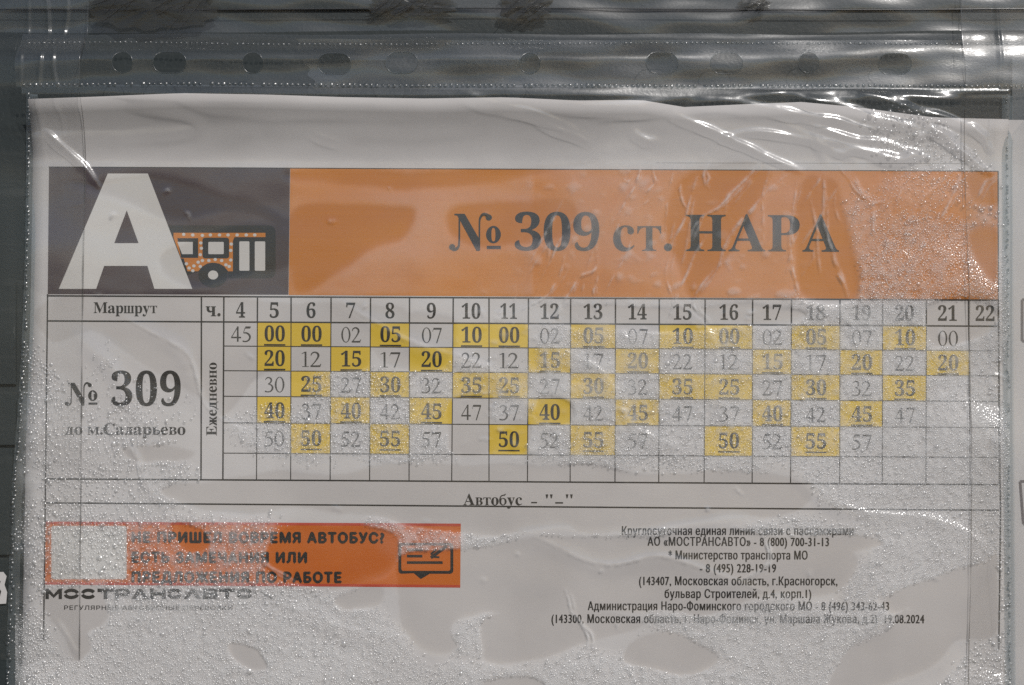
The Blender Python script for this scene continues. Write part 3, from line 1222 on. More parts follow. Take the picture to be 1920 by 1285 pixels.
# ------------------------------------------------------------------ film of the pocket: contact, mist and creases
wob = (field(34) * 6, field(34) * 6)
CONTACT = [
    [(548, 316), (800, 314), (1100, 316), (1030, 326), (900, 345), (760, 350), (640, 345), (548, 332)],
    [(548, 397), (640, 382), (760, 382), (786, 400), (760, 450), (690, 475), (640, 510), (548, 540)],
    [(870, 385), (1060, 380), (1080, 430), (1000, 470), (900, 472), (840, 440)],
    [(1300, 322), (1430, 316), (1400, 420), (1330, 520), (1290, 545), (1250, 420)],
    [(1535, 322), (1570, 332), (1590, 420), (1605, 555), (1500, 552), (1480, 420), (1500, 330)],
    [(1817, 320), (1871, 325), (1871, 377), (1817, 370)],
    [(1817, 432), (1871, 428), (1871, 530), (1850, 512), (1822, 470)],
    [(100, 350), (200, 330), (330, 335), (520, 400), (540, 430), (430, 400), (320, 400), (240, 370), (150, 345)],
    [(330, 455), (520, 425), (540, 500), (440, 520), (360, 545), (300, 500)],
    [(95, 560), (400, 560), (700, 565), (770, 600), (772, 648), (700, 652), (688, 695), (640, 695), (560, 690), (480, 705), (420, 780), (380, 750), (290, 700), (215, 640), (170, 620), (95, 640)],
    [(700, 600), (830, 600), (850, 640), (820, 690), (740, 690), (700, 660)],
    [(852, 752), (916, 745), (922, 795), (988, 797), (990, 850), (920, 850), (850, 850), (845, 800)],
    [(1010, 745), (1068, 752), (1066, 792), (1000, 790)],
    [(232, 845), (300, 838), (370, 842), (350, 858), (290, 866), (245, 862)],
    [(350, 905), (700, 885), (1080, 880), (1480, 900), (1490, 955), (1300, 985), (1110, 1000), (1050, 985), (900, 1000), (720, 972), (600, 962), (480, 957), (330, 940)],
    [(330, 985), (383, 985), (396, 1018), (370, 1030), (342, 1020)],
    [(530, 1000), (720, 990), (742, 1040), (690, 1100), (560, 1092), (505, 1060)],
    [(745, 1045), (860, 1028), (980, 1010), (1060, 1005), (1640, 1005), (1540, 1060), (1500, 1110), (1300, 1150), (1110, 1140), (925, 1150), (900, 1160), (856, 1172), (842, 1200), (852, 1220), (830, 1233), (800, 1225), (770, 1190), (750, 1150)],
    [(927, 1154), (1110, 1140), (1200, 1170), (1100, 1200), (1020, 1235), (930, 1245), (905, 1225)],
    [(640, 1120), (708, 1108), (712, 1133), (690, 1145), (650, 1142)],
    [(436, 1203), (462, 1200), (490, 1215), (508, 1250), (480, 1256), (446, 1235)],
    [(82, 1110), (180, 1100), (212, 1140), (203, 1165), (176, 1180), (182, 1210), (152, 1236), (130, 1190), (95, 1150)],
    [(1660, 1118), (1830, 1060), (1876, 1052), (1873, 1185), (1800, 1205), (1740, 1250), (1560, 1300), (1590, 1220), (1680, 1170)],
    [(1190, 1197), (1290, 1190), (1345, 1232), (1300, 1262), (1180, 1247)],
    [(920, 1273), (1000, 1278), (1012, 1310), (900, 1310)],
    [(1062, 566), (1475, 570), (1480, 606), (1300, 612), (1062, 603)],
    [(1742, 570), (1871, 570), (1871, 606), (1818, 640), (1742, 650)],
    [(1395, 1030), (1600, 1040), (1560, 1110), (1420, 1100)],
    [(690, 880), (850, 870), (1230, 875), (1230, 905), (700, 900)],
]
contact = np.zeros((ny, nx))
for p in CONTACT:
    contact = np.maximum(contact, poly_mask(p, wob))

# where droplets sit: polygon, density 0..1, spacing of drops, mist
DROPS = [
    ([(46, 690), (90, 690), (90, 900), (90, 1300), (40, 1300)], 0.9, 7.0, .22),
    ([(85, 740), (150, 730), (260, 760), (330, 850), (390, 880), (350, 905), (330, 960), (240, 985), (90, 975)], 0.62, 6.2, .22),
    ([(200, 650), (240, 690), (330, 740), (420, 760), (300, 800), (200, 760), (170, 690)], 0.2, 5.5, .10),
    ([(90, 980), (330, 965), (520, 985), (500, 1060), (540, 1095), (600, 1105), (480, 1120), (85, 1100)], 1.0, 6.4, .36),
    ([(200, 1110), (560, 1095), (640, 1120), (720, 1145), (790, 1235), (850, 1240), (900, 1250), (1000, 1240), (1100, 1205), (1200, 1245), (1400, 1260), (1500, 1285), (1500, 1320), (40, 1320), (60, 1140), (150, 1240)], 1.0, 4.3, .44),
    ([(855, 1165), (925, 1152), (905, 1225), (860, 1235), (845, 1200)], 1.0, 4.2, .42),
    ([(690, 985), (740, 972), (850, 985), (990, 1008), (880, 1030), (750, 1038), (720, 1020)], 1.0, 5.4, .38),
    ([(1060, 1000), (1300, 985), (1600, 985), (1640, 1010), (1500, 1010), (1060, 1012)], .9, 5.4, .36),
    ([(1480, 560), (1660, 540), (1880, 560), (1888, 820), (1885, 1050), (1700, 1110), (1560, 1120), (1640, 1010), (1560, 930), (1480, 870), (1420, 820), (1480, 700)], 0.95, 4.2, .27),
    ([(1640, 440), (1720, 400), (1812, 420), (1871, 500), (1871, 560), (1640, 560), (1600, 500)], 1.0, 4.4, .22),
    ([(1560, 380), (1680, 330), (1790, 330), (1730, 430), (1690, 540), (1640, 520)], .5, 5.4, .18),
    ([(1620, 215), (1720, 215), (1830, 290), (1872, 380), (1812, 400), (1760, 330), (1640, 270)], .55, 8.0, .10),
    ([(1817, 375), (1872, 378), (1872, 430), (1817, 430)], .6, 9.0, .18),
    ([(1050, 610), (1480, 600), (1480, 870), (1240, 880), (1060, 860), (990, 790), (1000, 690)], 0.75, 4.6, .27),
    ([(680, 700), (850, 680), (1000, 700), (1000, 760), (920, 790), (850, 750), (760, 790), (690, 800)], .55, 4.8, .28),
    ([(560, 700), (700, 690), (770, 790), (850, 800), (848, 850), (690, 860), (480, 850), (440, 800), (560, 760)], .9, 5.0, .30),
    ([(990, 800), (1060, 800), (1240, 850), (1240, 890), (1000, 870)], .7, 5.0, .26),
    ([(1200, 1150), (1400, 1140), (1660, 1130), (1680, 1170), (1590, 1225), (1540, 1300), (1400, 1280), (1345, 1232), (1290, 1190)], .9, 4.2, .34),
    ([(1820, 1200), (1876, 1190), (1890, 1320), (1760, 1320)], 1.0, 7.0, .22),
    ([(1876, 560), (1896, 560), (1896, 1300), (1876, 1300)], .8, 6.5, .22),
]
free = 1.0 - blur(contact, 1.5)
fog = np.full((ny, nx), 0.075)
fog -= 0.05 * blur((V < 300).astype(float), 6) + 0.03 * blur((V > 905).astype(float), 6)
fog += 0.15 * blur(((V > 316) & (V < 552) & (U > 545) & (U < 1000)).astype(float), 3)  # pale veil over the title bar: sky reflection painted as fog
dens_maps = []
wob2 = (field(26) * 10, field(26) * 10)
for pts, d, sp, fg in DROPS:
    m = blur(poly_mask(pts, wob2), 9.0)
    fog = np.maximum(fog, fg * m)
    dens_maps.append((m, d, sp))
bead = np.zeros((ny, nx))
for m_, d_, sp_ in dens_maps:
    bead = np.maximum(bead, m_ * d_)
bead = 0.42 * bead * free + 0.02
patch = field(70, 40) * 0.5 + field(22, 16) * 0.5
fog *= np.clip(0.95 + 0.30 * field(60, 40), 0.35, 1.6)
fog += 0.03 * np.clip(field(90, 26), 0, 3) * (V < 315) * sstep(160, 290, V)
fog += 0.08 * blur(((U > 1000) & (V > 300) & (V < 900)).astype(float), 70)
free_soft = 1.0 - blur(contact, 4.5)
ttl = blur((V < 556).astype(float), 3)
fog *= 0.12 + 0.88 * (free * (1 - ttl) + free_soft * ttl)
fog += 0.07 * blur(((U > 1040) & (U < 1640) & (V > 300) & (V < 552)).astype(float), 45) * (0.25 + 0.75 * free_soft)  # soft glare over the title bar, painted into the fog
fog += 0.16 * np.exp(-((U - 1130) / 130) ** 2 - ((V - 372) / 62) ** 2) * (0.6 + 0.25 * field(18, 14))  # whitish patch of glare on the film, painted as fog
fog *= 1 - 0.5 * blur(((U < 470) & (V > 556) & (V < 770)).astype(float), 25)
fog *= 1.0 + np.clip(0.30 * field(3.2), -.6, .7) * np.clip(bead * 2.4, 0.10, 1)
fog = np.clip(fog, 0.008, 0.62)

CW = np.zeros((ny, nx))      # sun glints along the creases, painted as white in the fog
H = np.full((ny, nx), 0.00175)
# slack of the film: broad swells, flatter where it clings to wet paper
H += 0.00042 * field(110, 46) + 0.00016 * field(46, 24) + 0.000035 * field(14, 11)
top = np.clip((330 - V) / 150, 0, 1)
H += top * (0.0004 + 0.0006 * field(190, 17) + 0.00020 * field(60, 9))
fr2 = 1.0 - blur(contact, 6.0)
H = H * fr2 + (H * 0.45 + 0.00085) * (1 - fr2)

CREASES = [  # polyline, half width, height mm
    ([(1262, 218), (1330, 246), (1395, 275), (1440, 296), (1500, 322)], 3.6, .55),
    ([(1450, 208), (1510, 221), (1560, 226), (1610, 240), (1668, 250)], 4.5, .55),
    ([(1480, 178), (1530, 198), (1600, 214), (1662, 244)], 4.5, .6),
    ([(1520, 172), (1580, 164), (1620, 180), (1680, 200), (1710, 212), (1805, 224)], 6.0, .8),
    ([(1570, 183), (1640, 200), (1700, 214)], 4.5, .5),
    ([(1290, 196), (1350, 190), (1430, 205), (1490, 220)], 5, .4),
    ([(1380, 186), (1450, 176), (1520, 172)], 5, .4),
    ([(1808, 226), (1850, 228), (1882, 222)], 7, .6),
    ([(1640, 296), (1690, 298), (1725, 292)], 7, .7),
    ([(1280, 206), (1360, 200), (1420, 214)], 6, .5),
    ([(1185, 248), (1205, 262), (1230, 268)], 4, .4),
    ([(1000, 196), (1100, 206), (1200, 200), (1290, 190)], 5, .5),
    ([(1340, 262), (1420, 250), (1520, 268), (1600, 300)], 3.4, .35),
    ([(1510, 236), (1600, 262), (1660, 270), (1740, 300)], 3.6, .5),
    ([(1560, 290), (1600, 284), (1650, 290)], 4, .4),
    ([(1700, 262), (1760, 250), (1800, 262)], 4, .4),
    ([(1815, 232), (1840, 262), (1880, 300)], 5, .5),
    ([(1500, 192), (1560, 196), (1620, 216), (1690, 236), (1720, 246)], 6, .7),
    ([(1600, 176), (1700, 184), (1800, 190)], 6, .6),
    ([(1640, 190), (1740, 214), (1810, 240), (1870, 262)], 7, .6),
    ([(1690, 182), (1760, 192), (1830, 205), (1884, 208)], 6, .6),
    ([(1540, 215), (1530, 260), (1548, 305)], 5, .25),
    ([(1720, 225), (1790, 275), (1850, 318)], 6, .4),
    ([(1460, 236), (1560, 268), (1640, 280)], 4, .3),
    ([(1845, 262), (1852, 285), (1862, 300)], 4, .3),
    ([(1120, 218), (1200, 212), (1280, 208)], 5, .35),
    ([(300, 300), (420, 262), (520, 232), (640, 250)], 9, .3),
    ([(90, 232), (200, 212), (330, 214), (380, 235), (330, 255), (180, 262)], 6, .3),
    ([(640, 235), (760, 246), (900, 240)], 8, .3),
    ([(1700, 210), (1770, 260), (1830, 310), (1880, 330)], 4, .3),
    ([(1012, 232), (1060, 250), (1108, 271)], 3, .35),
    ([(866, 179), (920, 200), (980, 211), (1050, 235), (1110, 262)], 4, .35),
    ([(342, 181), (380, 200), (470, 211), (640, 214), (760, 218)], 5, .35),
    ([(585, 249), (615, 261), (645, 271)], 3, .35),
    ([(82, 238), (130, 283), (160, 310), (186, 350)], 3.2, .5),
    ([(95, 250), (140, 300), (165, 330)], 3.0, .3),
    ([(1200, 300), (1190, 345), (1166, 390), (1150, 420)], 2.4, .22),
    ([(1164, 318), (1170, 338), (1182, 330), (1180, 300)], 2.2, .2),
    ([(1225, 308), (1226, 345), (1192, 388), (1165, 392)], 2.4, .22),
    ([(1330, 300), (1322, 325), (1326, 352)], 2.4, .22),
    ([(1430, 303), (1390, 345), (1350, 385), (1310, 412), (1290, 452)], 2.8, .28),
    ([(1490, 318), (1450, 350), (1410, 390), (1370, 440), (1340, 510), (1310, 556)], 3.0, .3),
    ([(1500, 328), (1492, 370), (1480, 420), (1482, 470), (1492, 530), (1504, 572)], 2.8, .26),
    ([(1540, 310), (1545, 360), (1546, 420), (1560, 480), (1580, 530), (1590, 562)], 2.6, .26),
    ([(1566, 308), (1600, 350), (1630, 388), (1640, 440), (1652, 505)], 3.0, .32),
    ([(1575, 308), (1605, 345), (1627, 375), (1655, 375), (1672, 345), (1682, 312)], 2.6, .3),
    ([(1812, 308), (1790, 360), (1742, 430), (1702, 510), (1688, 542)], 3.0, .34),
    ([(1790, 318), (1730, 370), (1702, 420), (1695, 480), (1697, 530)], 2.8, .28),
    ([(1868, 328), (1848, 345), (1830, 377)], 2.6, .34),
    ([(1120, 440), (1115, 500), (1086, 522), (1050, 580), (1005, 640)], 2.6, .24),
    ([(1125, 508), (1114, 540), (1120, 566), (1113, 596)], 2.2, .2),
    ([(1060, 470), (1050, 520), (1020, 560), (960, 590)], 2.4, .18),
    ([(1265, 440), (1250, 510), (1262, 560), (1250, 620)], 2.4, .2),
    ([(1340, 505), (1300, 560), (1330, 600)], 2.2, .2),
    ([(150, 630), (200, 680), (235, 730), (262, 790)], 9, .4),
    ([(225, 815), (262, 862), (280, 912), (325, 985), (318, 1050)], 4, .3),
    ([(250, 835), (262, 880), (276, 925)], 3, .25),
    ([(1856, 702), (1876, 706), (1892, 716)], 3, .5),
    ([(1420, 980), (1440, 1050), (1390, 1090)], 3, .2),
    ([(1060, 1105), (1075, 1150), (1105, 1190), (1098, 1225)], 3, .22),
    ([(1450, 1250), (1540, 1190), (1640, 1170), (1700, 1140)], 3, .2),
    ([(410, 1180), (425, 1210), (440, 1260)], 4, .25),
    ([(100, 1150), (130, 1200), (152, 1236)], 4, .28),
    ([(65, 1205), (95, 1225), (125, 1250)], 5, .25),
    ([(380, 970), (460, 1010), (500, 1060), (560, 1095)], 3, .15),
]
for p, w, a in CREASES:
    cv_ = np.mean([q_[1] for q_ in p])
    if cv_ > 300 and a < .36 and w < 4:
        for off in (0.0, RNG.uniform(3.5, 7.5)):
            ridge(H, [(q_[0] + off, q_[1] + off * .3) for q_ in p], 1.8, a * MM * 0.28, 2.2, white=.62 if off == 0 else .40)
    else:
        ridge(H, p, w * 1.25, a * MM * (1.9 if p[0][0] > 850 or p[0][0] < 200 else 1.1), 0.9, white=.14 if cv_ > 300 else 0.0)
# long fine pleats running down from the top fold over the title bar
for k in range(34):
    cu, cv = RNG.uniform(980, 1760), RNG.uniform(300, 470)
    L = RNG.uniform(50, 170)
    lean = RNG.uniform(-.75, .15)
    ridge(H, [(cu, cv), (cu + lean * L * .45 + RNG.uniform(-9, 9), cv + L * .45), (cu + lean * L + RNG.uniform(-14, 14), cv + L)], 1.8, RNG.uniform(.04, .10) * MM, 1.8, white=RNG.uniform(.2, .55))
for pts_ in ([(620, 560), (760, 640), (900, 690), (1020, 790)], [(1000, 640), (1120, 700), (1180, 800), (1300, 860)], [(980, 1000), (1120, 1060), (1250, 1050), (1420, 1110)], [(520, 1130), (640, 1180), (760, 1200)],
             [(1250, 560), (1330, 640), (1350, 760), (1430, 850)], [(1500, 900), (1600, 960), (1760, 980), (1860, 1040)], [(230, 600), (340, 660), (380, 760), (480, 830)]):
    ridge(H, pts_, 11.0, .42 * MM, 3.0, white=.05)
    ridge(H, [(a_[0] + 6, a_[1] - 4) for a_ in pts_], 2.6, .13 * MM, 2.0, white=.22)
# short pinches scattered where the film is drawn against the page
for k in range(170):
    if k < 110:
        cu, cv = RNG.uniform(860, 1560), RNG.uniform(560, 860)
    else:
        cu, cv = RNG.uniform(120, 1860), RNG.uniform(330, 1260)
    an = RNG.uniform(-1.2, 1.9)
    L = RNG.uniform(5, 22)
    du, dv = math.cos(an) * L / 2, math.sin(an) * L / 2
    ridge(H, [(cu - du, cv - dv), (cu + RNG.uniform(-3, 3), cv + RNG.uniform(-3, 3)), (cu + du, cv + dv)], RNG.uniform(2.0, 3.6), RNG.uniform(.08, .26) * MM, 0.6, white=RNG.uniform(0, .35))
# the film is welded down along its left, right and top edges
seam_l = np.interp(V, [150, 200, 430, 600, 750, 880, 950, 1150, 1285, 1400], [56, 55, 53, 48, 40, 30, 25, 20, 15, 11])
seam_r = np.interp(V, [150, 600, 1285, 1400], [1889, 1891, 1895, 1896])
seam_t = np.interp(U, [0, 400, 1000, 1400, 1920], [170, 168, 168, 166, 170])
dedge = np.minimum(np.minimum(U - seam_l, seam_r - U), V - seam_t)
e = 1 - np.exp(-np.clip(dedge, 0, None) / 14.0)
hb = 0.00125 + hump(U, V) * MM
H = hb + (H - 0.00125) * e
_x, _y = U / 1000.0, V / 1000.0
pm = (0.95 + 0.16 * np.sin(5.1 * _x + 1.3 * _y + 0.4) + 0.12 * np.sin(-3.3 * _x + 7.2 * _y) + 0.05 * np.sin(11 * _x + 9 * _y + 1) + hump(U, V)) * MM
smear = np.zeros((ny, nx))      # water drawn between film and page
for cu, cv, ru, rv, am in ((1125, 628, 30, 22, .5), (1185, 640, 26, 18, .45), (1190, 682, 42, 24, .5), (1115, 728, 34, 22, .45), (1140, 690, 22, 26, .4), (1446, 678, 30, 20, .5),
                           (1535, 628, 20, 20, .45), (1370, 742, 44, 18, .35), (1420, 700, 30, 24, .3), (1050, 640, 24, 40, .2), (1250, 745, 30, 16, .3)):
    ru, rv, am = ru * 1.2, rv * 1.2, am * 1.3
    smear = np.maximum(smear, am * np.exp(-((U - cu) / ru) ** 2 - ((V - cv) / rv) ** 2))
fog = np.maximum(fog, smear)
scuff_glare = np.clip(field(7, 5) - 0.9, 0, 1.5) * blur((((U > 850) & (U < 1560) & (V > 565) & (V < 880)) | ((U > 1000) & (U < 1520) & (V > 330) & (V < 550))).astype(float), 40)  # white smudges over the grid; scratchy glare painted over the title bar
fog = np.clip(np.maximum(fog, CW * np.clip(0.8 + 0.35 * field(5.0) + 0.18 * field(2.2), 0.12, 1.5)) + 0.22 * scuff_glare * (0.35 + 0.65 * free), 0.008, 0.85)
H = np.maximum(H, pm + 0.00036)
H = blur(H, 1.2)

inside = (U >= seam_l) & (U <= seam_r) & (V >= seam_t - 2)
co = np.stack([(U - 960) * S, -H, Z0 - (V - 642.5) * S], -1).reshape(-1, 3)
idx = np.arange(nx * ny).reshape(ny, nx)
q = np.stack([idx[:-1, :-1], idx[1:, :-1], idx[1:, 1:], idx[:-1, 1:]], -1)
ok = inside[:-1, :-1] & inside[1:, :-1] & inside[1:, 1:] & inside[:-1, 1:]
quads = q[ok]
used, inv = np.unique(quads, return_inverse=True)
quads = inv.reshape(quads.shape)

pocket = thing('plastic_pocket', 'crumpled clear punched pocket holding the orange titled timetable, beaded with moisture', 'plastic pocket', W(960, 168, 0.0012))
film = child(np_mesh('front_film', co[used], quads=quads, mat=M_FILM, attrs={'fog': fog.ravel()[used], 'bead': bead.ravel()[used], 'wet': (1 - free).ravel()[used]}), pocket)


def film_h(u, v):
    i = np.clip((u - GX0) / GS, 0, nx - 1.001)
    j = np.clip((v - GY0) / GS, 0, ny - 1.001)
    a, b = i.astype(int), j.astype(int)
    fu, fv = i - a, j - b
    return H[b, a] * (1 - fu) * (1 - fv) + H[b, a + 1] * fu * (1 - fv) + H[b + 1, a] * (1 - fu) * fv + H[b + 1, a + 1] * fu * fv


# ------------------------------------------------------------------ condensation drops
def dome_template(n=7):
    v = [(0, 0, 1.0)]
    for r, z in ((0.40, 0.862), (0.74, 0.50), (1.0, 0.0)):
        for k in range(n):
            t = 2 * math.pi * (k + 0.5 * (z > 0.6)) / n
            v.append((r * math.cos(t), r * math.sin(t), z))
    f = []
    for k in range(n):
        k2 = (k + 1) % n
        f.append((0, 1 + k, 1 + k2))
        for ring_ in range(2):
            a, b = 1 + ring_ * n, 1 + (ring_ + 1) * n
            f += [(a + k, b + k, b + k2), (a + k, b + k2, a + k2)]
    return np.array(v), np.array(f)


DT, DF = dome_template()
pu, pv, pr = [], [], []
occ = np.zeros((ny, nx), bool)
for m, d, sp in dens_maps:
    js, is_ = np.where(m > 0.06)
    if len(js) == 0:
        continue
    u0, u1, v0, v1 = gu[is_.min()], gu[is_.max()], gv[js.min()], gv[js.max()]
    cu = np.arange(u0, u1, sp)
    cv = np.arange(v0, v1, sp * 0.87)
    A, B = np.meshgrid(cu, cv)
    A = A + (np.arange(len(cv))[:, None] % 2) * sp / 2
    A = (A + RNG.normal(0, sp * 0.24, A.shape)).ravel()
    B = (B + RNG.normal(0, sp * 0.24, B.shape)).ravel()
    i = np.clip(((A - GX0) / GS).astype(int), 0, nx - 1)
    j = np.clip(((B - GY0) / GS).astype(int), 0, ny - 1)
    pd = m[j, i] * d * free[j, i] * np.clip(1.0 + 0.35 * patch[j, i], 0.15, 1.2)
    keep = (RNG.random(len(A)) < pd * 1.15) & inside[j, i] & (~occ[j, i])
    A, B = A[keep], B[keep]
    occ[np.clip(((B - GY0) / GS).astype(int), 0, ny - 1), np.clip(((A - GX0) / GS).astype(int), 0, nx - 1)] = True
    R = sp * 0.33 * np.exp(RNG.normal(0, 0.30, len(A)))
    big = RNG.random(len(A)) < 0.012
    R = np.where(big, R * 1.9, R)
    pu.append(A)
    pv.append(B)
    pr.append(np.minimum(R, 6.0))
pu, pv, pr = np.concatenate(pu), np.concatenate(pv), np.concatenate(pr)
hh_ = film_h(pu, pv)
nd = len(pu)
prs = pr * S
cx, cz = (pu - 960) * S, Z0 - (pv - 642.5) * S
st = RNG.uniform(0.85, 1.2, (nd, 1))
X = cx[:, None] + DT[None, :, 0] * prs[:, None] * st
Zz = cz[:, None] + DT[None, :, 1] * prs[:, None] / st
Yy = -(hh_[:, None] + 0.00001 + DT[None, :, 2] * prs[:, None] * RNG.uniform(0.32, 0.52, (nd, 1)))
co_d = np.stack([X, Yy, Zz], -1).reshape(-1, 3)
tri = (DF[None] + (np.arange(nd) * len(DT))[:, None, None]).reshape(-1, 3)
drops = np_mesh('condensation_droplets', co_d, tris=tri, mat=M_DROP)
tag(drops, 'fine beads of condensed water on the plastic over the timetable', 'condensation', kind='stuff')
print('droplets', nd, 'film quads', len(quads))


# ------------------------------------------------------------------ punched strip, welds, edges of the pocket
def strip_h(u, v):
    a = 0.5 + 0.5 * math.sin(u / 130.0 + 0.7 * math.sin(u / 61.0)) 
    t = (v - 126) / 42.0
    return (1.7 + float(hump(u, min(v, 186.0) if v < 150 else v)) + 0.55 * math.sin(v / 17.0 + u / 520.0 + 1.3 * math.sin(u / 290.0)) * (1 - abs(t) ** 3 * 0.6) + 0.35 * a + 0.16 * math.sin(u / 57.0 + v / 19.0) + 0.75 * min(1.0, max(0.0, (u - 1150) / 250.0)) * min(1.0, max(0.0, (v - 66) / 20.0))
            + 0.05 * math.sin(u / 17.0 - v / 11.0)) * MM


HOLES = [(243, 127, 18.5, 18.5), (330, 127, 30, 18.5), (482, 127, 18.5, 18.5), (632, 128, 30, 18.5), (756, 126, 29, 18.5), (993, 127, 18.5, 18.5),
         (1238, 124, 29, 18.5), (1358, 124, 29, 18.5), (1511, 122, 18.5, 18.5), (1672, 124, 30, 18.5)]


def slot(cx, cy, rx, ry, n=10):
    p = []
    d = rx - ry
    for k in range(n + 1):
        t = -math.pi / 2 + math.pi * k / n
        p.append((cx + d + ry * math.cos(t), cy + ry * math.sin(t)))
    for k in range(n + 1):
        t = math.pi / 2 + math.pi * k / n
        p.append((cx - d + ry * math.cos(t), cy + ry * math.sin(t)))
    if d < 1e-6:
        p = ellipse(cx, cy, rx, ry, 2 * n)
    return p


def in_slot(u, v, h, grow=0.0):
    cx, cy, rx, ry = h
    d = rx - ry
    du = max(abs(u - cx) - d, 0)
    return math.hypot(du, v - cy) < ry + grow


vs2, es2 = [], []
outer = [(46 + 8.0 * k, 66 + 1.5 * math.sin(k * .11)) for k in range(246)] + [(2006, 66 + 8.0 * k) for k in range(1, 13)] + [(2006 - 8.0 * k, 171) for k in range(1, 246)] + [(46, 171 - 8.0 * k) for k in range(1, 13)]
for loop in [outer] + [slot(*h) for h in HOLES]:
    b, n = len(vs2), len(loop)
    vs2 += [Vector(p) for p in loop]
    es2 += [(b + i, b + (i + 1) % n) for i in range(n)]
for a in np.arange(50, 2004, 5.0):
    for b in np.arange(70, 169, 4.0):
        if not any(in_slot(a, b, h, 2.5) for h in HOLES):
            vs2.append(Vector((float(a), float(b))))
sv, sf = fill(vs2, es2, [outer] + [slot(*h) for h in HOLES])
strip = child(mesh_obj('punched_strip', [W(p.x, p.y, strip_h(p.x, p.y)) for p in sv], sf, M_STRIP, None, True), pocket)
for h in HOLES:
    a, b = slot(*h), slot(h[0], h[1], h[2] + 2.2, h[3] + 2.2)
    n = len(a)
    vv = [W(p[0], p[1], strip_h(*p) + 0.00002) for p in a] + [W((p[0] + q_[0]) / 2, (p[1] + q_[1]) / 2, strip_h(*p) + 0.00030) for p, q_ in zip(a, b)] + [W(p[0], p[1], strip_h(*p) + 0.00002) for p in b]
    ff = []
    for k in range(n):
        k2 = (k + 1) % n
        ff += [(k, k2, n + k2, n + k), (n + k, n + k2, 2 * n + k2, 2 * n + k)]
    child(mesh_obj('hole_rim', vv, ff, M_BEAD, None, True), pocket)


bv, bf = [], []
n, m = 300, 22
for j in range(m + 1):
    for i in range(n + 1):
        u = 556 + 0.4 * (76 + 92 * j / m - 76) + 5 * math.sin(j * 1.1) * (1 - i / n) + 1450 * i / n
        v = 76 + 92 * j / m
        hz = 0.0010 + 0.00030 * (math.sin(v / 12.0 + u / 85.0) + 0.7 * math.sin(u / 33.0 - v / 17.0) + 0.9 * sstep(1000, 1400, u) * math.sin((v - 80) / 20.0)) + 0.0022 * (1 - sstep(520, 900, u)) * (1 - (v - 76) / 92.0)
        bv.append(W(u, v, max(hz, 0.0003)))
for j in range(m):
    for i in range(n):
        a = j * (n + 1) + i
        bf.append((a, a + n + 1, a + n + 2, a + 1))
child(mesh_obj('back_film', bv, bf, film_mat('back_sheet_film', 0.08, 0.14, fog=0.02, wav=0.5), None, True), pocket)


def bead_row(path, step, rx, ry, h, name, mat=M_BEAD, jit=0.25, skip=0.05):
    """an embossed weld: a row of small pressed beads along a path"""
    p = np.asarray(path, float)
    seg = np.hypot(*np.diff(p, axis=0).T)
    cum = np.concatenate([[0], np.cumsum(seg)])
    ts_ = np.arange(0, cum[-1], step)
    V_, F_ = [], []
    for t in ts_:
        if RNG.random() < skip:
            continue
        u = np.interp(t, cum, p[:, 0]) + RNG.normal(0, jit)
        v = np.interp(t, cum, p[:, 1]) + RNG.normal(0, jit)
        a, b = rx * RNG.uniform(.7, 1.2), ry * RNG.uniform(.7, 1.2)
        k = len(V_)
        hz = h if not callable(h) else h(u, v)
        for d in DT:
            V_.append(W(u + d[0] * a, v + d[1] * b, hz + d[2] * 0.00032 * RNG.uniform(.5, 1.2)))
        F_ += [tuple(i + k for i in f) for f in DF]
    return mesh_obj(name, V_, F_, mat, None, True)


child(bead_row([(60, 168), (400, 166), (800, 169), (1200, 167), (1600, 165), (2000, 168)], 10.5, 4.8, 4.2, lambda u, v: strip_h(u, v) + 2e-5, 'weld_seam'), pocket)
child(bead_row([(60, 86), (250, 84), (500, 89), (900, 88), (1300, 84), (2000, 87)], 9.5, 4.2, 3.0, lambda u, v: strip_h(u, v) + 2e-5, 'weld_seam', skip=.12), pocket)
sl_ = [(55, 180), (55, 200), (53, 430), (48, 600), (40, 750), (30, 880), (25, 950), (20, 1150), (15, 1285), (11, 1400)]
child(bead_row(sl_, 7.5, 4.2, 4.6, 0.00145, 'weld_seam', jit=1.3, skip=.12), pocket)
sr_ = [(1887, 180), (1889, 600), (1893, 1285), (1894, 1400)]
child(bead_row(sr_, 6.5, 2.4, 3.4, 0.00135, 'weld_seam', jit=1.0, skip=.25), pocket)


def ribbon(name, path, w0, w1, h, mat, parent, arch=0.0003, n=4):
    """a strip of film along a path, reaching w0 to the left and w1 to the right of it, slightly arched"""
    p = catmull(path, 10)
    vs_, fs = [], []
    for i, (u, v) in enumerate(p):
        for k in range(n + 1):
            t = k / n
            hz = h(u, v) if callable(h) else h
            vs_.append(W(u - w0 + (w0 + w1) * t, v, hz + arch * math.sin(math.pi * t) * (1 + .5 * math.sin(v / 31.0))))
    for i in range(len(p) - 1):
        for k in range(n):
            a = i * (n + 1) + k
            fs.append((a, a + n + 1, a + n + 2, a + 1))
    return child(mesh_obj(name, vs_, fs, mat, None, True), parent)


ribbon('welded_edge', sl_, 5, 16, 0.00105, M_SEAMF, pocket, 0.00012)
ribbon('welded_edge', sr_, 9, 11, 0.00112, M_SEAMF, pocket, 0.0003)

# ------------------------------------------------------------------ clear tape at both sides of the pocket
H_SM = blur(H, 26)


def tape_h(u, v):
    if v < 171:
        base = 0.0035 + float(hump(u, max(v, 30.0))) * MM
    else:
        i = int(min(max((u - GX0) / GS, 0), nx - 1))
        j = int(min(max((v - GY0) / GS, 0), ny - 1))
        base = H_SM[j, i] + 0.0004
        t = min(1.0, (v - 171) / 60.0)
        base = base * t + (0.0035 + float(hump(u, v)) * MM) * (1 - t)
    return base


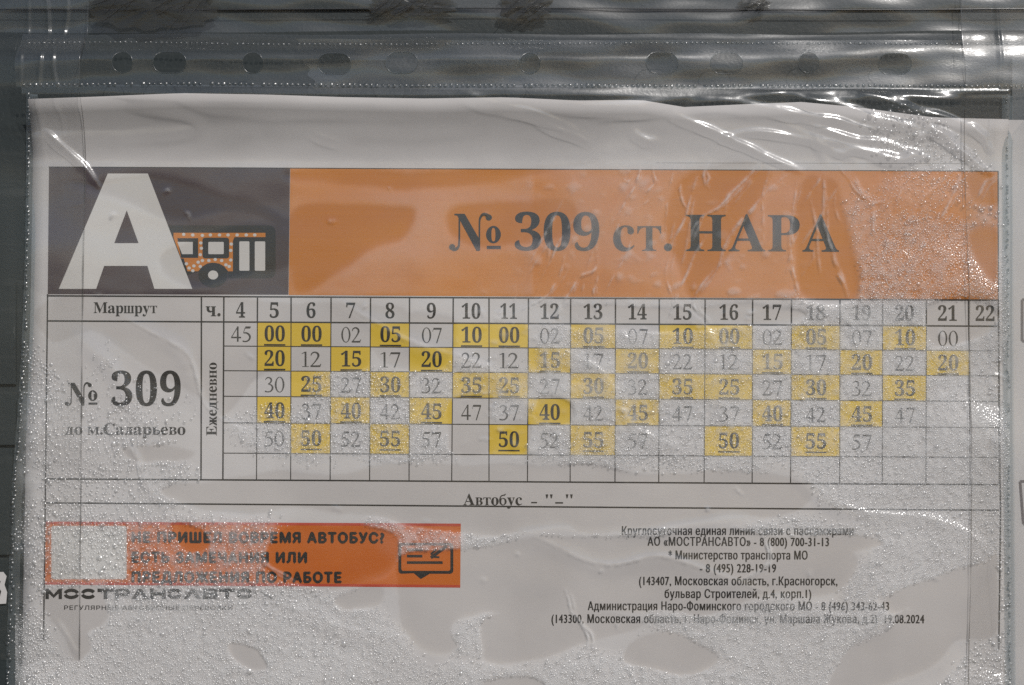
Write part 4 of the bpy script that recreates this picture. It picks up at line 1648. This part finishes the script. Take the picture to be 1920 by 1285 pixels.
def tape(name, label, u_in, u_out, v0, v1, h, wav, group):
    t = thing(name, label, 'tape', W((u_in(700) + u_out) / 2, 700, h), group)
    vs_, fs = [], []
    n, m = 110, 160
    for j in range(m + 1):
        v = v0 + (v1 - v0) * j / m
        a = u_in(v)
        for i in range(n + 1):
            s = i / n
            u = a + (u_out - a) * s
            hz = tape_h(u, v) + wav * (math.sin(u / 9.0 + 1.5 * math.sin(v / 160.0)) * 0.5 + math.sin(u / 23.0 + v / 260.0) + 0.4 * math.sin(v / 45.0 + u / 30.0)) * min(1, s * 5)
            if u < 300:
                for uc, am in ((92 + 4 * math.sin(v / 50.0), 6e-4), (124 + 7 * math.sin(v / 33.0 + 1), 5e-4), (58, 3e-4)):
                    hz += am * math.exp(-((u - uc) / 3.2) ** 2) * (1.0 if v < 190 else math.exp(-(v - 190) / 90.0))
            else:
                hz += 5e-4 * math.exp(-((u - 1862 - 5 * math.sin(v / 60.0)) / 3.5) ** 2)
            vs_.append(W(u, v, hz))
    for j in range(m):
        for i in range(n):
            a = j * (n + 1) + i
            fs.append((a, a + n + 1, a + n + 2, a + 1))
    child(mesh_obj('tape_film', vs_, fs, M_TAPE, None, True), t)
    E_v, E_f = [], []
    for j in range(m + 1):
        v = v0 + (v1 - v0) * j / m
        a = u_in(v)
        w = 0.75 + 0.35 * math.sin(v / 37.0) + 0.2 * math.sin(v / 11.0)
        h = tape_h(a, v)
        E_v += [W(a - w, v, h + 2e-5), W(a, v, h + 7e-5), W(a + w, v, h + 2e-5)]
        if j:
            k = 3 * j
            E_f += [(k - 3, k, k + 1, k - 2), (k - 2, k + 1, k + 2, k - 1)]
    child(mesh_obj('tape_edge', E_v, E_f, M_EDGE, None, True), t)
    return t


tape('clear_tape', 'long clear tape strip whose edge crosses the charcoal bus emblem', lambda v: float(np.interp(v, [-150, 0, 85, 300, 600, 900, 1240, 1300], [172, 170, 167, 164, 157, 154, 151, 150])), -120, -150, 1236, 0.0078, 0.00010, 'clear tapes over the pocket edges')
tape('clear_tape', 'long clear tape strip over the last hour column, beside the number 22', lambda v: float(np.interp(v, [-150, 0, 300, 560, 900, 1100, 1400], [1795, 1797, 1806, 1815, 1820, 1818, 1810])), 1960, -150, 1400, 0.0080, 0.00008, 'clear tapes over the pocket edges')

# ------------------------------------------------------------------ pocket above, page and pocket at the right, scrap at the left
up = thing('plastic_pocket', 'bottom edge of another clear pocket above the row of punched holes', 'plastic pocket', W(960, 60, 0.002))
vs_, fs = [], []
n, m = 240, 40
for j in range(m + 1):
    for i in range(n + 1):
        u = -140 + 2240 * i / n
        v = -160 + 222 * j / m + 3 * math.sin(u / 170.0) * (j / m)
        hz = 0.0026 + 0.0005 * math.sin(v / 13.0 + 1.6 * math.sin(u / 260.0)) + 0.0003 * math.sin(u / 75.0 + v / 20.0) + 0.0002 * math.sin(u / 31.0 - v / 14.0)
        vs_.append(W(u, v, hz))
for j in range(m):
    for i in range(n):
        a = j * (n + 1) + i
        fs.append((a, a + n + 1, a + n + 2, a + 1))
child(mesh_obj('front_film', vs_, fs, M_STRIP, None, True), up)
bw = [(u, 20 + 2 * math.sin(u / 200.0)) for u in range(-140, 2100, 40)]
vs_, fs = [], []
for i, (u, v) in enumerate(bw):
    for k, (dv, dh) in enumerate(((-1.6, 0), (-.6, .0002), (.6, .0002), (1.6, 0))):
        vs_.append(W(u, v + dv, 0.0034 + dh))
    if i:
        for k in range(3):
            a = 4 * i + k
            fs.append((a - 4, a, a + 1, a - 3))
child(mesh_obj('weld_seam', vs_, fs, M_EDGE, None, True), up)

sheet2 = thing('timetable_sheet', 'pale edge of a neighbouring printed page just past the right pocket border', 'timetable', W(2100, 700, 0.0007))
g = Geo()
g.quad(((1886, 226), (2400, 228), (2400, 1420), (1886, 1420)), -0.00022)
g.obj('paper', M_PAPER, sheet2)
g = Geo()
for a in ([(1917, 562), (2390, 565), (2390, 642), (1917, 640)], [(1913, 903), (2390, 906), (2390, 985), (1919, 983)]):
    for k in range(4):
        g.line(a[k], a[(k + 1) % 4], 5.0, -0.00016 + k * 8e-6)
g.obj('printed_frame', M_CHAR, sheet2)
right = thing('plastic_pocket', 'second clear plastic pocket past the right border with misted edge', 'plastic pocket', W(2100, 700, 0.0015))
vs_, fs = [], []
n, m = 60, 160
for j in range(m + 1):
    for i in range(n + 1):
        u = 1897 + 480 * i / n
        v = 90 + 1320 * j / m
        s = min(1, i / 4)
        vs_.append(W(u, v, 0.0014 + s * (0.0009 + 0.0004 * math.sin(u / 21.0 + v / 90.0) + 0.00025 * math.sin(v / 33.0))))
for j in range(m):
    for i in range(n):
        a = j * (n + 1) + i
        fs.append((a, a + n + 1, a + n + 2, a + 1))
child(mesh_obj('front_film', vs_, fs, film_mat('misted_film', 0.08, 0.14, fog=0.20), None, True), right)

scrap = thing('paper_scrap', 'small torn white printed scrap stuck on the dark board at the left edge', 'paper scrap', W(-40, 1105, 0.0013))
vv, ff = [], []
g = Geo()
pts = [(-90, 1076), (-40, 1073), (8, 1072), (14, 1080), (10, 1096), (15, 1110), (13, 1131), (-20, 1134), (-90, 1133)]
g.poly(pts, 0.00045)
g.obj('paper', M_PAPER, scrap)
g = Geo()
g.poly([(-30, 1084), (-4, 1082), (3, 1090), (-2, 1100), (4, 1108), (0, 1124), (-30, 1126)], 0.0005)
g.obj('ink_blot', M_INK, scrap)


def remnant(cx, cy, rx, ry, lab, seed):
    rg = np.random.default_rng(seed)
    t = thing('tape_remnant', lab, 'tape remnant', W(cx, cy, 0.0034), 'dirty tape remnants along the top')
    n = 40
    base = []
    for k in range(n):
        a = 2 * math.pi * k / n
        r_ = 1 + 0.18 * math.sin(2 * a + rg.uniform(0, 6)) * 0.5 + rg.normal(0, .05)
        ca, sa = math.cos(a), math.sin(a)
        sup = (abs(ca) ** 3 + abs(sa) ** 3) ** (-1 / 3)
        base.append((cx + rx * r_ * sup * ca, cy + ry * r_ * sup * sa))
    V_, F_ = [], []
    for q_ in (1.0, .8, .55, .3):
        for k in range(n):
            p = base[k]
            u, v = cx + (p[0] - cx) * q_, cy + (p[1] - cy) * q_
            V_.append(W(u, v, 0.0036 + (1 - q_) * 0.0002 + 0.00018 * math.sin((u * .8 + v * 1.3) / 5.0) + rg.normal(0, .00006)))
    V_.append(W(cx, cy, 0.0039))
    for l in range(3):
        for k in range(n):
            k2 = (k + 1) % n
            F_.append((l * n + k, (l + 1) * n + k, (l + 1) * n + k2, l * n + k2))
    for k in range(n):
        F_.append((3 * n + k, 4 * n, 3 * n + (k + 1) % n))
    child(mesh_obj('torn_film', V_, F_, M_RESID, None, True), t)
    V_, F_ = [], []
    for k in range(14):
        a0 = rg.uniform(-.9, -.2)
        u, v = cx + rx * rg.uniform(-.7, .7), cy + ry * rg.uniform(-.6, .6)
        L = rx * rg.uniform(.15, .5)
        P = [(u - L * math.cos(a0) * s, v - L * math.sin(a0) * s + 2 * math.sin(3 * s)) for s in (-1, -.4, .2, .7, 1)]
        P = catmull(P, 3)
        b = len(V_)
        for i, p in enumerate(P):
            w = 0.9 * math.sin(math.pi * (i + .5) / len(P)) + .2
            V_ += [W(p[0], p[1] - w, 0.0040), W(p[0], p[1], 0.0040 + .0002), W(p[0], p[1] + w, 0.0040)]
        for i in range(len(P) - 1):
            c = b + 3 * i
            F_ += [(c, c + 3, c + 4, c + 1), (c + 1, c + 4, c + 5, c + 2)]
    child(mesh_obj('torn_fibres', V_, F_, M_EDGE, None, True), t)


remnant(290, 18, 118, 40, 'widest dark torn tape remnant, above the two leftmost punched holes', 1)
remnant(775, 12, 80, 22, 'streaked torn tape remnant above the middle of the punched strip', 2)
remnant(985, 14, 48, 27, 'small wedge shaped dark tape remnant above the plain middle hole', 3)
remnant(1412, 12, 30, 9, 'smallest tape remnant, a thin dark smear at the top right', 4)
